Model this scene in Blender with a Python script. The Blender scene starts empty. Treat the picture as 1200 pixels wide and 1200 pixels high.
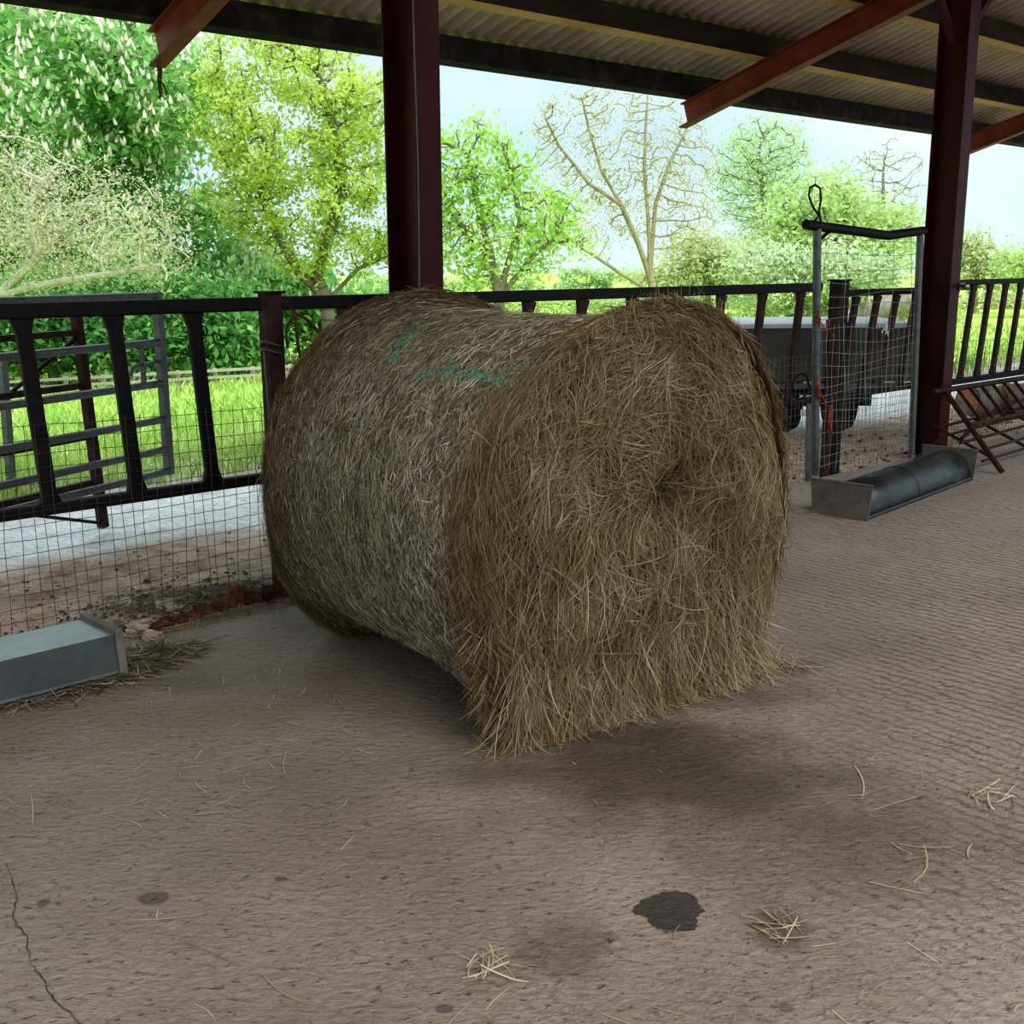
import bpy, math, random
import numpy as np
from math import sin, cos, pi, radians, hypot, atan2, sqrt, tan
rng = np.random.RandomState(7); random.seed(7)
C = bpy.context.scene.collection
# ------------------------------------------------------------------ camera model (1200x1200 frame)
F = 1330.0; P = math.atan(290/F); ROLL = 32/6100.; H = 1.55
cp, sp_ = cos(P), sin(P); cr, sr = cos(ROLL), sin(ROLL)
def ray(x, y):
    a = x-600.; b = 600.-y
    r = a*cr+b*sr; u_ = -a*sr+b*cr
    return np.array((r, F*cp+u_*sp_, -F*sp_+u_*cp))
def gp(x, y, z=0.):
    v = ray(x, y); t = (z-H)/v[2]; return np.array((v[0]*t, v[1]*t, z))
def at(x, y, d):
    v = ray(x, y); t = d/v[1]; return np.array((v[0]*t, d, H+v[2]*t))
# fence frame: s along the fence (away to the right), o outwards from the barn
AZ = radians(48.1); U = np.array((sin(AZ), cos(AZ), 0)); N = np.array((-cos(AZ), sin(AZ), 0)); D0 = 4.596
Z3 = np.array((0, 0, 1.))
def S(s, o, z=0.): return U*s+N*(D0+o)+Z3*z
def so(p): return float(np.dot(p[:2], U[:2])), float(np.dot(p[:2], N[:2])-D0)
def FS(s, z, o):
    k = (D0+o)/D0; return S(s*k, o, H+(z-H)*k)
def zfield(o): return -.075*(min(o, 26)-3.3) if o > 3.3 else 0.
# ------------------------------------------------------------------ node helpers
def new_mat(name):
    m = bpy.data.materials.new(name); m.use_nodes = True
    nt = m.node_tree; b = nt.nodes['Principled BSDF']; return m, nt, b
def nd(nt, t, **k):
    n = nt.nodes.new(t)
    for a, v in k.items():
        if a in n.inputs: n.inputs[a].default_value = v
        else: setattr(n, a, v)
    return n
def lk(nt, a, b): nt.links.new(a, b)
def coord(nt, scale=(1, 1, 1), rot=(0, 0, 0)):
    g = nd(nt, 'ShaderNodeNewGeometry'); m = nd(nt, 'ShaderNodeMapping')
    m.inputs['Scale'].default_value = scale; m.inputs['Rotation'].default_value = rot
    lk(nt, g.outputs['Position'], m.inputs['Vector']); return m.outputs[0]
def ocoord(nt, scale=(1, 1, 1)):
    g = nd(nt, 'ShaderNodeTexCoord'); m = nd(nt, 'ShaderNodeMapping'); m.inputs['Scale'].default_value = scale
    lk(nt, g.outputs['Object'], m.inputs['Vector']); return m.outputs[0]
def noise(nt, vec, scale=5, detail=4, rough=.55, dist=0):
    n = nd(nt, 'ShaderNodeTexNoise'); n.inputs['Scale'].default_value = scale; n.inputs['Detail'].default_value = detail
    n.inputs['Roughness'].default_value = rough; n.inputs['Distortion'].default_value = dist
    lk(nt, vec, n.inputs['Vector']); return n.outputs['Fac']
def ramp(nt, fac, stops):
    r = nd(nt, 'ShaderNodeValToRGB'); e = r.color_ramp.elements
    while len(e) < len(stops): e.new(.5)
    for i, (p, c) in enumerate(stops):
        e[i].position = p; c = c if isinstance(c, (tuple, list)) else (c, c, c); e[i].color = (*c, 1)
    lk(nt, fac, r.inputs[0]); return r.outputs[0]
def mix(nt, fac, a, b, mode='MIX'):
    m = nd(nt, 'ShaderNodeMix', data_type='RGBA', blend_type=mode)
    for k, v in ((0, fac), (6, a), (7, b)):
        if isinstance(v, (int, float)): m.inputs[k].default_value = v
        elif isinstance(v, (tuple, list)): m.inputs[k].default_value = (*v, 1)
        else: lk(nt, v, m.inputs[k])
    return m.outputs[2]
def mth(nt, op, a, b=0., c=0.):
    m = nd(nt, 'ShaderNodeMath', operation=op)
    for i, v in enumerate((a, b, c)):
        if isinstance(v, (int, float)): m.inputs[i].default_value = v
        else: lk(nt, v, m.inputs[i])
    return m.outputs[0]
def bump(nt, b, h, strength=.4, dist=.01):
    n = nd(nt, 'ShaderNodeBump'); n.inputs['Strength'].default_value = strength; n.inputs['Distance'].default_value = dist
    lk(nt, h, n.inputs['Height']); lk(nt, n.outputs[0], b.inputs['Normal'])
def simple(name, stops, scale=6, rough=.6, metal=0., bmp=.2, bd=.004, stretch=(1, 1, 1), rough2=None):
    m, nt, b = new_mat(name); v = ocoord(nt, stretch); f = noise(nt, v, scale, 6, .65)
    lk(nt, ramp(nt, f, stops), b.inputs['Base Color']); b.inputs['Roughness'].default_value = rough; b.inputs['Metallic'].default_value = metal; b.inputs['Specular IOR Level'].default_value = .5 if metal else .18
    if rough2 is not None: lk(nt, ramp(nt, f, [(.35, rough), (.65, rough2)]), b.inputs['Roughness'])
    if bmp: bump(nt, b, noise(nt, v, scale*6, 4), bmp, bd)
    return m
def strand_mat(name, stops, rough=.75, trans=.25, patch=None):
    m, nt, b = new_mat(name); a = nd(nt, 'ShaderNodeAttribute', attribute_name='rnd')
    col = ramp(nt, a.outputs['Fac'], stops)
    if patch:
        f = noise(nt, coord(nt), patch[0], 3); col = mix(nt, ramp(nt, f, [(.4, 0.), (.65, 1.)]), col, mix(nt, 1., col, patch[1], 'MULTIPLY'))
    lk(nt, col, b.inputs['Base Color']); b.inputs['Roughness'].default_value = rough; b.inputs['Specular IOR Level'].default_value = .25
    if trans:
        t = nd(nt, 'ShaderNodeBsdfTranslucent'); lk(nt, col, t.inputs[0]); x = nd(nt, 'ShaderNodeMixShader'); x.inputs[0].default_value = trans
        lk(nt, b.outputs[0], x.inputs[1]); lk(nt, t.outputs[0], x.inputs[2]); lk(nt, x.outputs[0], nt.nodes['Material Output'].inputs[0])
    return m
M = {}
M['black'] = simple('black_rusty_steel', [(.3, (.006, .005, .0055)), (.55, (.012, .008, .008)), (.75, (.034, .014, .011))], 9, .55, 0, .25, .003)
M['rust'] = simple('rust_brown_steel', [(.3, (.022, .010, .009)), (.55, (.048, .020, .017)), (.8, (.10, .05, .04))], 12, .65, 0, .3, .003)
M['red'] = simple('red_oxide_paint', [(.3, (.024, .0025, .003)), (.55, (.058, .006, .007)), (.8, (.10, .016, .014))], 3, .45, 0, .15, .003, (1, 1, .35))
M['rafter'] = simple('rafter_red_paint', [(.3, (.10, .018, .013)), (.55, (.19, .035, .026)), (.8, (.27, .07, .05))], 3, .5, 0, .15, .003)
M['galv'] = simple('galvanised_pipe', [(.3, (.085, .088, .088)), (.6, (.15, .155, .155)), (.8, (.15, .125, .10))], 14, .45, .6, .15, .002)
M['galv_dark'] = simple('weathered_galvanised_sheet', [(.3, (.022, .026, .026)), (.55, (.045, .050, .050)), (.8, (.11, .11, .10))], 5, .30, .45, .12, .003, rough2=.6)
M['galv_light'] = simple('dusty_galvanised_sheet', [(.3, (.095, .10, .098)), (.6, (.145, .152, .15)), (.8, (.17, .16, .14))], 4, .27, .35, .1, .003)
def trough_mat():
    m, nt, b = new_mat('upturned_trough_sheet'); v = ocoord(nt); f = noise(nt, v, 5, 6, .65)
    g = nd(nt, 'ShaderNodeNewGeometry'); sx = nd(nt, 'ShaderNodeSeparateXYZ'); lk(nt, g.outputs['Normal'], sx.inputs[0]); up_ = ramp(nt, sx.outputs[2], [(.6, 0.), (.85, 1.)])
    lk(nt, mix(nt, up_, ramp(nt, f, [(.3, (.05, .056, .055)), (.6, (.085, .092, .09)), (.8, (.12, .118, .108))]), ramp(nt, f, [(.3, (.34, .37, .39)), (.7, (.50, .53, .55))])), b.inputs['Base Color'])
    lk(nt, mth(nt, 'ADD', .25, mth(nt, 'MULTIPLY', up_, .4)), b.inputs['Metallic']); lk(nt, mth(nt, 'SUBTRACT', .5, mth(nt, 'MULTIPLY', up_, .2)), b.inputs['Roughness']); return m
M['trough'] = trough_mat()   # sky sheen painted into upward faces, shade into the sides
M['plate'] = simple('dusty_plate', [(.3, (.12, .098, .08)), (.6, (.19, .165, .14)), (.8, (.12, .075, .052))], 8, .6, .2, .15, .002)
M['wire_light'] = simple('light_wire', [(.3, (.26, .25, .23)), (.7, (.42, .40, .37))], 9, .5, .3, 0)
M['wire'] = simple('fence_wire', [(.3, (.13, .12, .11)), (.7, (.24, .22, .20))], 9, .5, .5, 0)
M['wire_dark'] = simple('dark_wire', [(.3, (.05, .045, .04)), (.7, (.10, .09, .08))], 9, .55, .3, 0)
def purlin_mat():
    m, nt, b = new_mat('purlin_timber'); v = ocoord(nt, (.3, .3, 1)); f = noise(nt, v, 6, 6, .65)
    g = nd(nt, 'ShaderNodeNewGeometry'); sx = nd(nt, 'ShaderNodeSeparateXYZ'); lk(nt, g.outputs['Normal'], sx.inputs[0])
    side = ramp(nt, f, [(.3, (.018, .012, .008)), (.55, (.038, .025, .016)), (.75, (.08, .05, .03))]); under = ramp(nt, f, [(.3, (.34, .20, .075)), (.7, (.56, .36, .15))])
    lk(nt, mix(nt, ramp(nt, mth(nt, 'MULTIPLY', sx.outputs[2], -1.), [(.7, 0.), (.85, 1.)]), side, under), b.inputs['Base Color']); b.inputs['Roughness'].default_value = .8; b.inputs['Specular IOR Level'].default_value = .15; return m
M['purlin'] = purlin_mat()   # yellow wood painted bright below as lit by the ground, sides dark as backlit
M['timber'] = simple('purlin_timber', [(.3, (.075, .05, .022)), (.55, (.15, .10, .045)), (.75, (.22, .15, .065))], 5, .75, 0, .3, .004, (1, 1, 1))
M['timber_dark'] = simple('dark_eave_timber', [(.35, (.014, .011, .009)), (.55, (.03, .022, .018)), (.72, (.08, .05, .035))], 6, .8, 0, .3, .004)
M['brick'] = simple('broken_brick', [(.3, (.035, .017, .012)), (.5, (.085, .033, .022)), (.66, (.17, .06, .04)), (.8, (.34, .25, .19))], 18, .85, 0, .5, .006)
M['brick_red'] = simple('red_brick', [(.3, (.10, .028, .018)), (.6, (.21, .058, .034)), (.8, (.3, .14, .1))], 14, .85, 0, .5, .006)
M['brick_pale'] = simple('brick_pale', [(.3, (.30, .22, .17)), (.7, (.48, .38, .32))], 14, .85, 0, .5, .006)
M['mud'] = simple('mud_clod', [(.3, (.03, .022, .018)), (.55, (.09, .066, .052)), (.75, (.26, .2, .155))], 14, .7, 0, .6, .01)
M['twine'] = simple('orange_twine', [(.3, (.16, .036, .022)), (.7, (.34, .10, .06))], 20, .8, 0, 0)
M['twine_brown'] = simple('brown_twine', [(.3, (.05, .028, .022)), (.7, (.13, .065, .05))], 20, .8, 0, 0)
M['twine_white'] = simple('white_twine', [(.3, (.5, .5, .47)), (.7, (.7, .7, .66))], 20, .8, 0, 0)
M['rubber'] = simple('tyre_rubber', [(.3, (.012, .012, .012)), (.7, (.03, .028, .026))], 10, .8, 0, .2)
M['trailer'] = simple('trailer_grey_panel', [(.3, (.045, .042, .04)), (.7, (.085, .078, .072))], 4, .6, .1, .1)
M['trailer_top'] = simple('trailer_deck_edge', [(.3, (.42, .44, .45)), (.7, (.6, .62, .62))], 4, .5, .2, .1)
M['white'] = simple('white_paint', [(.3, (.75, .75, .72)), (.7, (.85, .85, .82))], 4, .5, 0, 0)
M['bark'] = simple('grey_bark', [(.3, (.13, .11, .085)), (.55, (.24, .21, .165)), (.75, (.36, .33, .26))], 3, .9, 0, .6, .03, (1, 1, .3))
M['bark_tan'] = simple('tan_bark', [(.3, (.22, .18, .10)), (.55, (.36, .31, .19)), (.75, (.46, .42, .29))], 3, .9, 0, .5, .03, (1, 1, .3))
M['bark_pale'] = simple('pale_bark', [(.3, (.32, .31, .24)), (.55, (.46, .45, .35)), (.75, (.55, .55, .45))], 3, .9, 0, .4, .02)
M['log'] = simple('log_bark', [(.3, (.16, .13, .11)), (.6, (.33, .29, .25)), (.8, (.45, .42, .38))], 6, .9, 0, .6, .02)
M['cut'] = simple('cut_wood', [(.3, (.42, .18, .08)), (.6, (.6, .32, .15)), (.8, (.7, .46, .25))], 12, .8, 0, .2)
M['rail_wood'] = simple('weathered_rail', [(.3, (.30, .28, .22)), (.7, (.46, .43, .36))], 4, .85, 0, .2)
M['hay_base'] = simple('hay_core', [(.3, (.018, .012, .006)), (.5, (.05, .036, .018)), (.72, (.11, .08, .04))], 26, .95, 0, 1., .02)
M['hay_side_base'] = simple('wrapped_hay_surface', [(.3, (.09, .068, .042)), (.5, (.22, .175, .115)), (.72, (.38, .31, .21))], 55, .9, 0, 1., .015)
M['hay'] = strand_mat('hay_strands', [(0, (.10, .07, .036)), (.3, (.21, .152, .083)), (.65, (.35, .262, .152)), (.9, (.49, .385, .24)), (1, (.64, .53, .37))], patch=(4, (.72, .66, .55)))
M['hay_rim'] = strand_mat('hay_rim_strands', [(0, (.10, .064, .03)), (.35, (.23, .155, .078)), (.75, (.38, .268, .145)), (1, (.54, .42, .26))], patch=(5, (.75, .7, .6)))
M['hay_side'] = strand_mat('hay_side_strands', [(0, (.13, .09, .05)), (.3, (.36, .275, .18)), (.65, (.61, .49, .35)), (.88, (.78, .67, .53)), (1, (.93, .86, .77))], patch=(2.2, (.93, .93, .78)))
M['net'] = strand_mat('net_wrap', [(0, (.42, .41, .36)), (.6, (.60, .58, .53)), (1, (.80, .78, .75))], .4, .3)
M['net_green'] = strand_mat('green_net', [(0, (.12, .42, .26)), (1, (.34, .68, .50))], .4, .3)
M['straw'] = strand_mat('loose_straw', [(0, (.22, .165, .095)), (.5, (.42, .335, .215)), (1, (.68, .58, .42))])
M['straw_dark'] = strand_mat('trampled_straw', [(0, (.06, .042, .026)), (.5, (.19, .14, .09)), (1, (.55, .45, .31))])
M['grass'] = strand_mat('grass_blades', [(0, (.15, .28, .05)), (.45, (.31, .46, .10)), (.8, (.50, .60, .19)), (1, (.66, .69, .32))], .6, .35)
def leafm(n, a, b, c): return strand_mat(n, [(0, a), (.5, b), (1, c)], .55, .5)
M['leaf_chestnut'] = leafm('chestnut_leaf', (.17, .37, .10), (.32, .56, .19), (.50, .74, .32))
M['candle'] = leafm('chestnut_candle', (.80, .72, .60), (.90, .85, .74), (.95, .93, .86))
M['leaf_oak'] = leafm('oak_leaf', (.30, .42, .05), (.49, .62, .11), (.72, .80, .26))
M['leaf_maple'] = leafm('maple_leaf', (.27, .47, .08), (.45, .66, .15), (.64, .80, .28))
M['leaf_pale'] = leafm('pale_catkin', (.36, .34, .20), (.52, .49, .31), (.70, .67, .48))
M['leaf_bud'] = leafm('bud', (.36, .33, .11), (.50, .47, .18), (.64, .60, .30))
M['leaf_far'] = leafm('far_leaf', (.36, .50, .24), (.50, .64, .33), (.64, .76, .44))
M['leaf_far2'] = leafm('far_leaf_green', (.36, .49, .16), (.50, .63, .25), (.66, .77, .38))
M['leaf_olive'] = leafm('olive_leaf', (.40, .44, .20), (.54, .58, .30), (.68, .70, .42))
M['leaf_dark'] = leafm('dark_leaf', (.055, .18, .05), (.15, .35, .10), (.30, .54, .18))
M['blossom'] = leafm('may_blossom', (.36, .48, .22), (.54, .63, .38), (.78, .82, .70))
# ------------------------------------------------------------------ mesh helpers
def np_obj(name, V, Q, mat, parent=None, rnd=None, smooth=False):
    V = np.asarray(V, dtype=np.float32); Q = np.asarray(Q, dtype=np.int32); k = Q.shape[1]
    me = bpy.data.meshes.new(name); me.vertices.add(len(V)); me.vertices.foreach_set('co', V.ravel())
    me.loops.add(Q.size); me.loops.foreach_set('vertex_index', Q.ravel())
    me.polygons.add(len(Q)); me.polygons.foreach_set('loop_start', np.arange(0, Q.size, k, dtype=np.int32))
    me.update(calc_edges=True)
    if smooth: me.polygons.foreach_set('use_smooth', np.ones(len(Q), bool))
    if rnd is not None:
        a = me.attributes.new('rnd', 'FLOAT', 'POINT'); a.data.foreach_set('value', np.asarray(rnd, dtype=np.float32))
    me.materials.append(mat); o = bpy.data.objects.new(name, me); C.objects.link(o)
    if parent: o.parent = parent
    return o
class MB:
    def __init__(s): s.v = []; s.f = []
    def loft(s, rings, cap=True, closed=True):
        b = len(s.v); k = len(rings[0])
        for r in rings: s.v += [tuple(p) for p in r]
        for i in range(len(rings)-1):
            for j in range(k if closed else k-1):
                j2 = (j+1) % k; s.f.append((b+i*k+j, b+i*k+j2, b+(i+1)*k+j2, b+(i+1)*k+j))
        if cap and closed:
            s.f.append(tuple(b+j for j in range(k))[::-1]); e = b+(len(rings)-1)*k; s.f.append(tuple(e+j for j in range(k)))
        return s
    def beam(s, p0, p1, w, h, up=Z3, ws=None):
        p0 = np.array(p0, float); p1 = np.array(p1, float); d = p1-p0; d /= np.linalg.norm(d)
        x = np.cross(d, up); n = np.linalg.norm(x); x = x/n if n > 1e-5 else np.array((1., 0, 0)); y = np.cross(x, d)
        R = []
        for t, k in (ws or ((0, 1), (1, 1))):
            c = p0+(p1-p0)*t; R.append([c-x*w*k/2-y*h/2, c+x*w*k/2-y*h/2, c+x*w*k/2+y*h/2, c-x*w*k/2+y*h/2])
        return s.loft(R)
    def box(s, c, a, b, h):  # centre, half-axis vectors a, b, h
        c = np.array(c, float); a = np.array(a, float); b = np.array(b, float); h = np.array(h, float)
        return s.loft([[c-a-b-h, c+a-b-h, c+a+b-h, c-a+b-h], [c-a-b+h, c+a-b+h, c+a+b+h, c-a+b+h]])
    def tube(s, pts, r, k=8, cap=True):
        pts = [np.array(p, float) for p in pts]; n = len(pts); rs = r if isinstance(r, (list, tuple)) else [r]*n
        R = []; ref = None
        for i in range(n):
            d = pts[min(i+1, n-1)]-pts[max(i-1, 0)]; d /= np.linalg.norm(d)+1e-12
            if ref is None: ref = np.array((0, 0, 1.)) if abs(d[2]) < .9 else np.array((1., 0, 0))
            x = np.cross(d, ref); x /= np.linalg.norm(x)+1e-12; y = np.cross(x, d); ref = y
            R.append([pts[i]+rs[i]*(x*cos(2*pi*j/k)+y*sin(2*pi*j/k)) for j in range(k)])
        return s.loft(R, cap)
    def build(s, name, mat, parent=None, smooth=False, bevel=0.):
        o0 = np.array(parent.location) if parent is not None else np.zeros(3)
        me = bpy.data.meshes.new(name); me.from_pydata([tuple(np.array(v)-o0) for v in s.v], [], s.f); me.update()
        if smooth:
            me.polygons.foreach_set('use_smooth', np.ones(len(me.polygons), bool))
            try: me.set_sharp_from_angle(angle=radians(40))
            except Exception: pass
        me.materials.append(mat); o = bpy.data.objects.new(name, me); C.objects.link(o)
        if parent is not None: o.parent = parent
        if bevel:
            b = o.modifiers.new('bevel', 'BEVEL'); b.width = bevel; b.segments = 2; b.limit_method = 'ANGLE'
        return o
def tag(o, label=None, cat=None, group=None, kind=None):
    for k, v in (('label', label), ('category', cat), ('group', group), ('kind', kind)):
        if v: o[k] = v
    return o
def thing(name, loc, label, cat, group=None):
    o = bpy.data.objects.new(name, None); o.empty_display_size = .1; C.objects.link(o); o.location = tuple(loc); return tag(o, label, cat, group)
def ribbons(P, W, Nrm):
    """P (n,k,3) points, W (n,) or (n,k) widths, Nrm (n,3) facing -> verts, quads"""
    n, k, _ = P.shape; T = np.gradient(P, axis=1); T /= np.linalg.norm(T, axis=2, keepdims=True)+1e-9
    B = np.cross(T, Nrm[:, None, :]); B /= np.linalg.norm(B, axis=2, keepdims=True)+1e-9
    W = W[:, None] if W.ndim == 1 else W
    tap = np.ones(k); tap[-1] = .45; tap[0] = .7
    off = B*(W*tap[None, :])[:, :, None]*.5
    V = np.stack([P-off, P+off], axis=2).reshape(-1, 3)
    base = (np.arange(n)*k*2)[:, None]+(np.arange(k-1)*2)[None, :]
    Q = np.stack([base, base+1, base+3, base+2], axis=2).reshape(-1, 4)
    return V, Q
def rep(r, k): return np.repeat(r, 2*k)
def unit(a): return a/(np.linalg.norm(a, axis=-1, keepdims=True)+1e-9)
def straw_pile(name, c, rad, n, mat, parent=None, lmin=.08, lmax=.25, zmax=.05, flat=.12, w=.0035, ell=(1, 1), rot=0, seed=0, bend=.12):
    r = np.random.RandomState(seed); k = 5
    a = r.uniform(0, 2*pi, n); q = rad*np.sqrt(r.uniform(0, 1, n)); px, py = q*np.cos(a)*ell[0], q*np.sin(a)*ell[1]
    x = px*cos(rot)-py*sin(rot); y = px*sin(rot)+py*cos(rot)
    hgt = zmax*np.exp(-(q/rad)**2*2)*r.uniform(.05, 1, n)
    mid = np.stack([x, y, hgt+.004], 1); th = r.uniform(0, 2*pi, n); L = r.uniform(lmin, lmax, n)
    d = np.stack([np.cos(th), np.sin(th), r.normal(0, flat, n)], 1); side = np.stack([-np.sin(th), np.cos(th), 0*th], 1)
    t = np.linspace(-.5, .5, k); b = r.normal(0, bend, n)
    Pp = mid[:, None, :]+d[:, None, :]*(L[:, None]*t)[:, :, None]+side[:, None, :]*((b*L)[:, None]*(t**2*2))[:, :, None]
    Pp[:, :, 2] = np.maximum(Pp[:, :, 2], .003)
    nr = unit(np.stack([r.normal(0, .3, n), r.normal(0, .3, n), np.ones(n)], 1)); V, Q = ribbons(Pp, r.uniform(.6, 1.3, n)*w, nr)
    o = np_obj(name, V, Q, mat, parent, rep(r.uniform(0, 1, n), k)); o.location = tuple(c); return o

# ================================================================== SETTING
def poly_so(name, pts, z, mat, kind='structure'):
    m = MB(); m.v = [tuple(S(s, o, z)) for s, o in pts]; m.f = [tuple(range(len(pts)))]
    o = m.build(name, mat); tag(o, kind=kind); return o
# floor material
def floor_mat():
    m, nt, b = new_mat('tamped_concrete'); v = coord(nt)
    vr = coord(nt, (1, 1, 1), (0, 0, AZ-pi/2))          # x along the fence, y outwards
    base = ramp(nt, noise(nt, v, 1.1, 6, .6), [(.3, (.185, .140, .110)), (.5, (.245, .190, .153)), (.7, (.31, .247, .205))])
    sxy = nd(nt, 'ShaderNodeSeparateXYZ'); lk(nt, v, sxy.inputs[0]); sky_sheen = ramp(nt, mth(nt, 'ADD', mth(nt, 'MULTIPLY', sxy.outputs[1], .1), mth(nt, 'MULTIPLY', noise(nt, v, 1.3, 4), .3)), [(.55, 0.), (.85, .6)])
    base = mix(nt, sky_sheen, base, (.45, .365, .325))          # paler with distance: sky reflection painted into the concrete
    fine = noise(nt, v, 55, 6, .7)
    base = mix(nt, .45, base, ramp(nt, fine, [(.3, (.45, .42, .40)), (.6, (1., 1., 1.))]), 'MULTIPLY')
    # ridges at right angles to the fence
    wv = nd(nt, 'ShaderNodeTexWave', wave_type='BANDS', bands_direction='X', wave_profile='SIN')
    wv.inputs['Scale'].default_value = 5.8; wv.inputs['Distortion'].default_value = 4.5; wv.inputs['Detail'].default_value = 4; wv.inputs['Detail Scale'].default_value = 2.2
    lk(nt, vr, wv.inputs['Vector'])
    sv = coord(nt, (.62, 1, 1), (0, 0, .12)); pits = noise(nt, sv, 50, 4, .55, .3); rip = noise(nt, coord(nt, (.6, 1, 1), (0, 0, .12)), 34, 3, .6, .4)
    sxf = nd(nt, 'ShaderNodeSeparateXYZ'); lk(nt, v, sxf.inputs[0]); brk = noise(nt, coord(nt, (1, .3, 1), (0, 0, AZ-pi/2)), 11, 4, .6)
    big = mth(nt, 'ADD', mth(nt, 'ADD', mth(nt, 'MULTIPLY', noise(nt, v, .8, 2), .5), mth(nt, 'MULTIPLY', sxf.outputs[0], .10)), mth(nt, 'MULTIPLY', brk, .42))
    rid = mth(nt, 'MULTIPLY', wv.outputs['Fac'], ramp(nt, big, [(.42, .08), (.66, 1.)]))
    pit = ramp(nt, pits, [(.26, 0.), (.40, 1.)])
    h = mth(nt, 'ADD', mth(nt, 'MULTIPLY', rid, .09), mth(nt, 'MULTIPLY', pit, .6))
    h = mth(nt, 'ADD', mth(nt, 'ADD', h, mth(nt, 'MULTIPLY', fine, .3)), mth(nt, 'MULTIPLY', rip, .9))
    groove = mth(nt, 'MULTIPLY', ramp(nt, wv.outputs['Fac'], [(.0, 1.), (.38, 0.)]), ramp(nt, big, [(.45, .0), (.68, .85)]))
    base = mix(nt, mth(nt, 'MULTIPLY', groove, .85), base, (.075, .055, .043))
    base = mix(nt, ramp(nt, pits, [(.27, .7), (.39, 0.)]), base, (.10, .074, .058))
    rough = .62
    # marks on the concrete; damp by the bale has its shade painted in: (centre, radius x, radius y, strength, edge softness, colour)
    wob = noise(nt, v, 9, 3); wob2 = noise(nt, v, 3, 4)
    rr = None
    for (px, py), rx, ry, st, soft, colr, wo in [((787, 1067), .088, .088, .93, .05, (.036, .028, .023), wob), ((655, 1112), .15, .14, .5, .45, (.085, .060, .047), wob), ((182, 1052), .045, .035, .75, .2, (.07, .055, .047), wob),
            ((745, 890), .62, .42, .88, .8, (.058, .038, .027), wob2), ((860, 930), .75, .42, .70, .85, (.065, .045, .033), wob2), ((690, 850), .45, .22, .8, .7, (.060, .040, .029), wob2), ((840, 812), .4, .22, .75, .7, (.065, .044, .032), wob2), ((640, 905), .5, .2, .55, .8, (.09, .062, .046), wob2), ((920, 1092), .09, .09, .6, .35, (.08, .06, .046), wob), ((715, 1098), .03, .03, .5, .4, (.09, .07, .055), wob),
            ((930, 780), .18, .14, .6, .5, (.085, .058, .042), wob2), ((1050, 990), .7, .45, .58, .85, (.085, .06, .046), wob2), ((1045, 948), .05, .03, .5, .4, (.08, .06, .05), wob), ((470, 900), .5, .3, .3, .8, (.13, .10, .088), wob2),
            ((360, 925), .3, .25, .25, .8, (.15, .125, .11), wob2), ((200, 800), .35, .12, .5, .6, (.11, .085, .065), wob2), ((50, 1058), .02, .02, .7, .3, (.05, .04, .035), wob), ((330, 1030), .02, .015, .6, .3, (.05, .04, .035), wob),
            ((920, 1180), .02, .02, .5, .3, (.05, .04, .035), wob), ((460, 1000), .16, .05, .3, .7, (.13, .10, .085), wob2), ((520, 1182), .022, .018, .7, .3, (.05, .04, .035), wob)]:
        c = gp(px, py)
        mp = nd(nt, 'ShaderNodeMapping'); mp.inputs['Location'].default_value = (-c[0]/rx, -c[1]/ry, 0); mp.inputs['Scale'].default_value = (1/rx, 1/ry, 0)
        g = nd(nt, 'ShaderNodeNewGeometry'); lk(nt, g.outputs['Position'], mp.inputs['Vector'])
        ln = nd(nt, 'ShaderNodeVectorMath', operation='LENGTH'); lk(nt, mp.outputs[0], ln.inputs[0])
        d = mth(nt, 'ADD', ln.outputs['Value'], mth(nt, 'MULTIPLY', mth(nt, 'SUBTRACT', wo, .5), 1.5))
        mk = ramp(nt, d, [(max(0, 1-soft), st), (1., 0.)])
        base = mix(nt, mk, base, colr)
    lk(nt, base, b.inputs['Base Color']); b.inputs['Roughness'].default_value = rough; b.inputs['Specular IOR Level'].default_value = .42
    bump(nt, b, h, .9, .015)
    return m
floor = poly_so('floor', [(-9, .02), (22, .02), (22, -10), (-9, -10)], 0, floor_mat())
# crack in the concrete
cr_ = MB(); pts = [(8, 1012), (22, 1050), (14, 1075), (32, 1098), (36, 1130), (52, 1150), (62, 1172), (92, 1198), (100, 1230)]
wp = []
for i in range(len(pts)-1):
    for t in np.linspace(0, 1, 6)[:-1]:
        p = gp(pts[i][0]+(pts[i+1][0]-pts[i][0])*t, pts[i][1]+(pts[i+1][1]-pts[i][1])*t); wp.append(p+np.array((random.uniform(-.004, .004), random.uniform(-.004, .004), 0)))
rr_ = []
for i, p in enumerate(wp):
    d = wp[min(i+1, len(wp)-1)]-wp[max(i-1, 0)]; d = unit(d); q = np.array((-d[1], d[0], 0))*random.uniform(.0008, .0024); rr_.append([p-q+Z3*.0015, p+q+Z3*.0015])
cr_.loft(rr_, False, False); ck = cr_.build('crack', M['mud'], floor)

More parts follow.
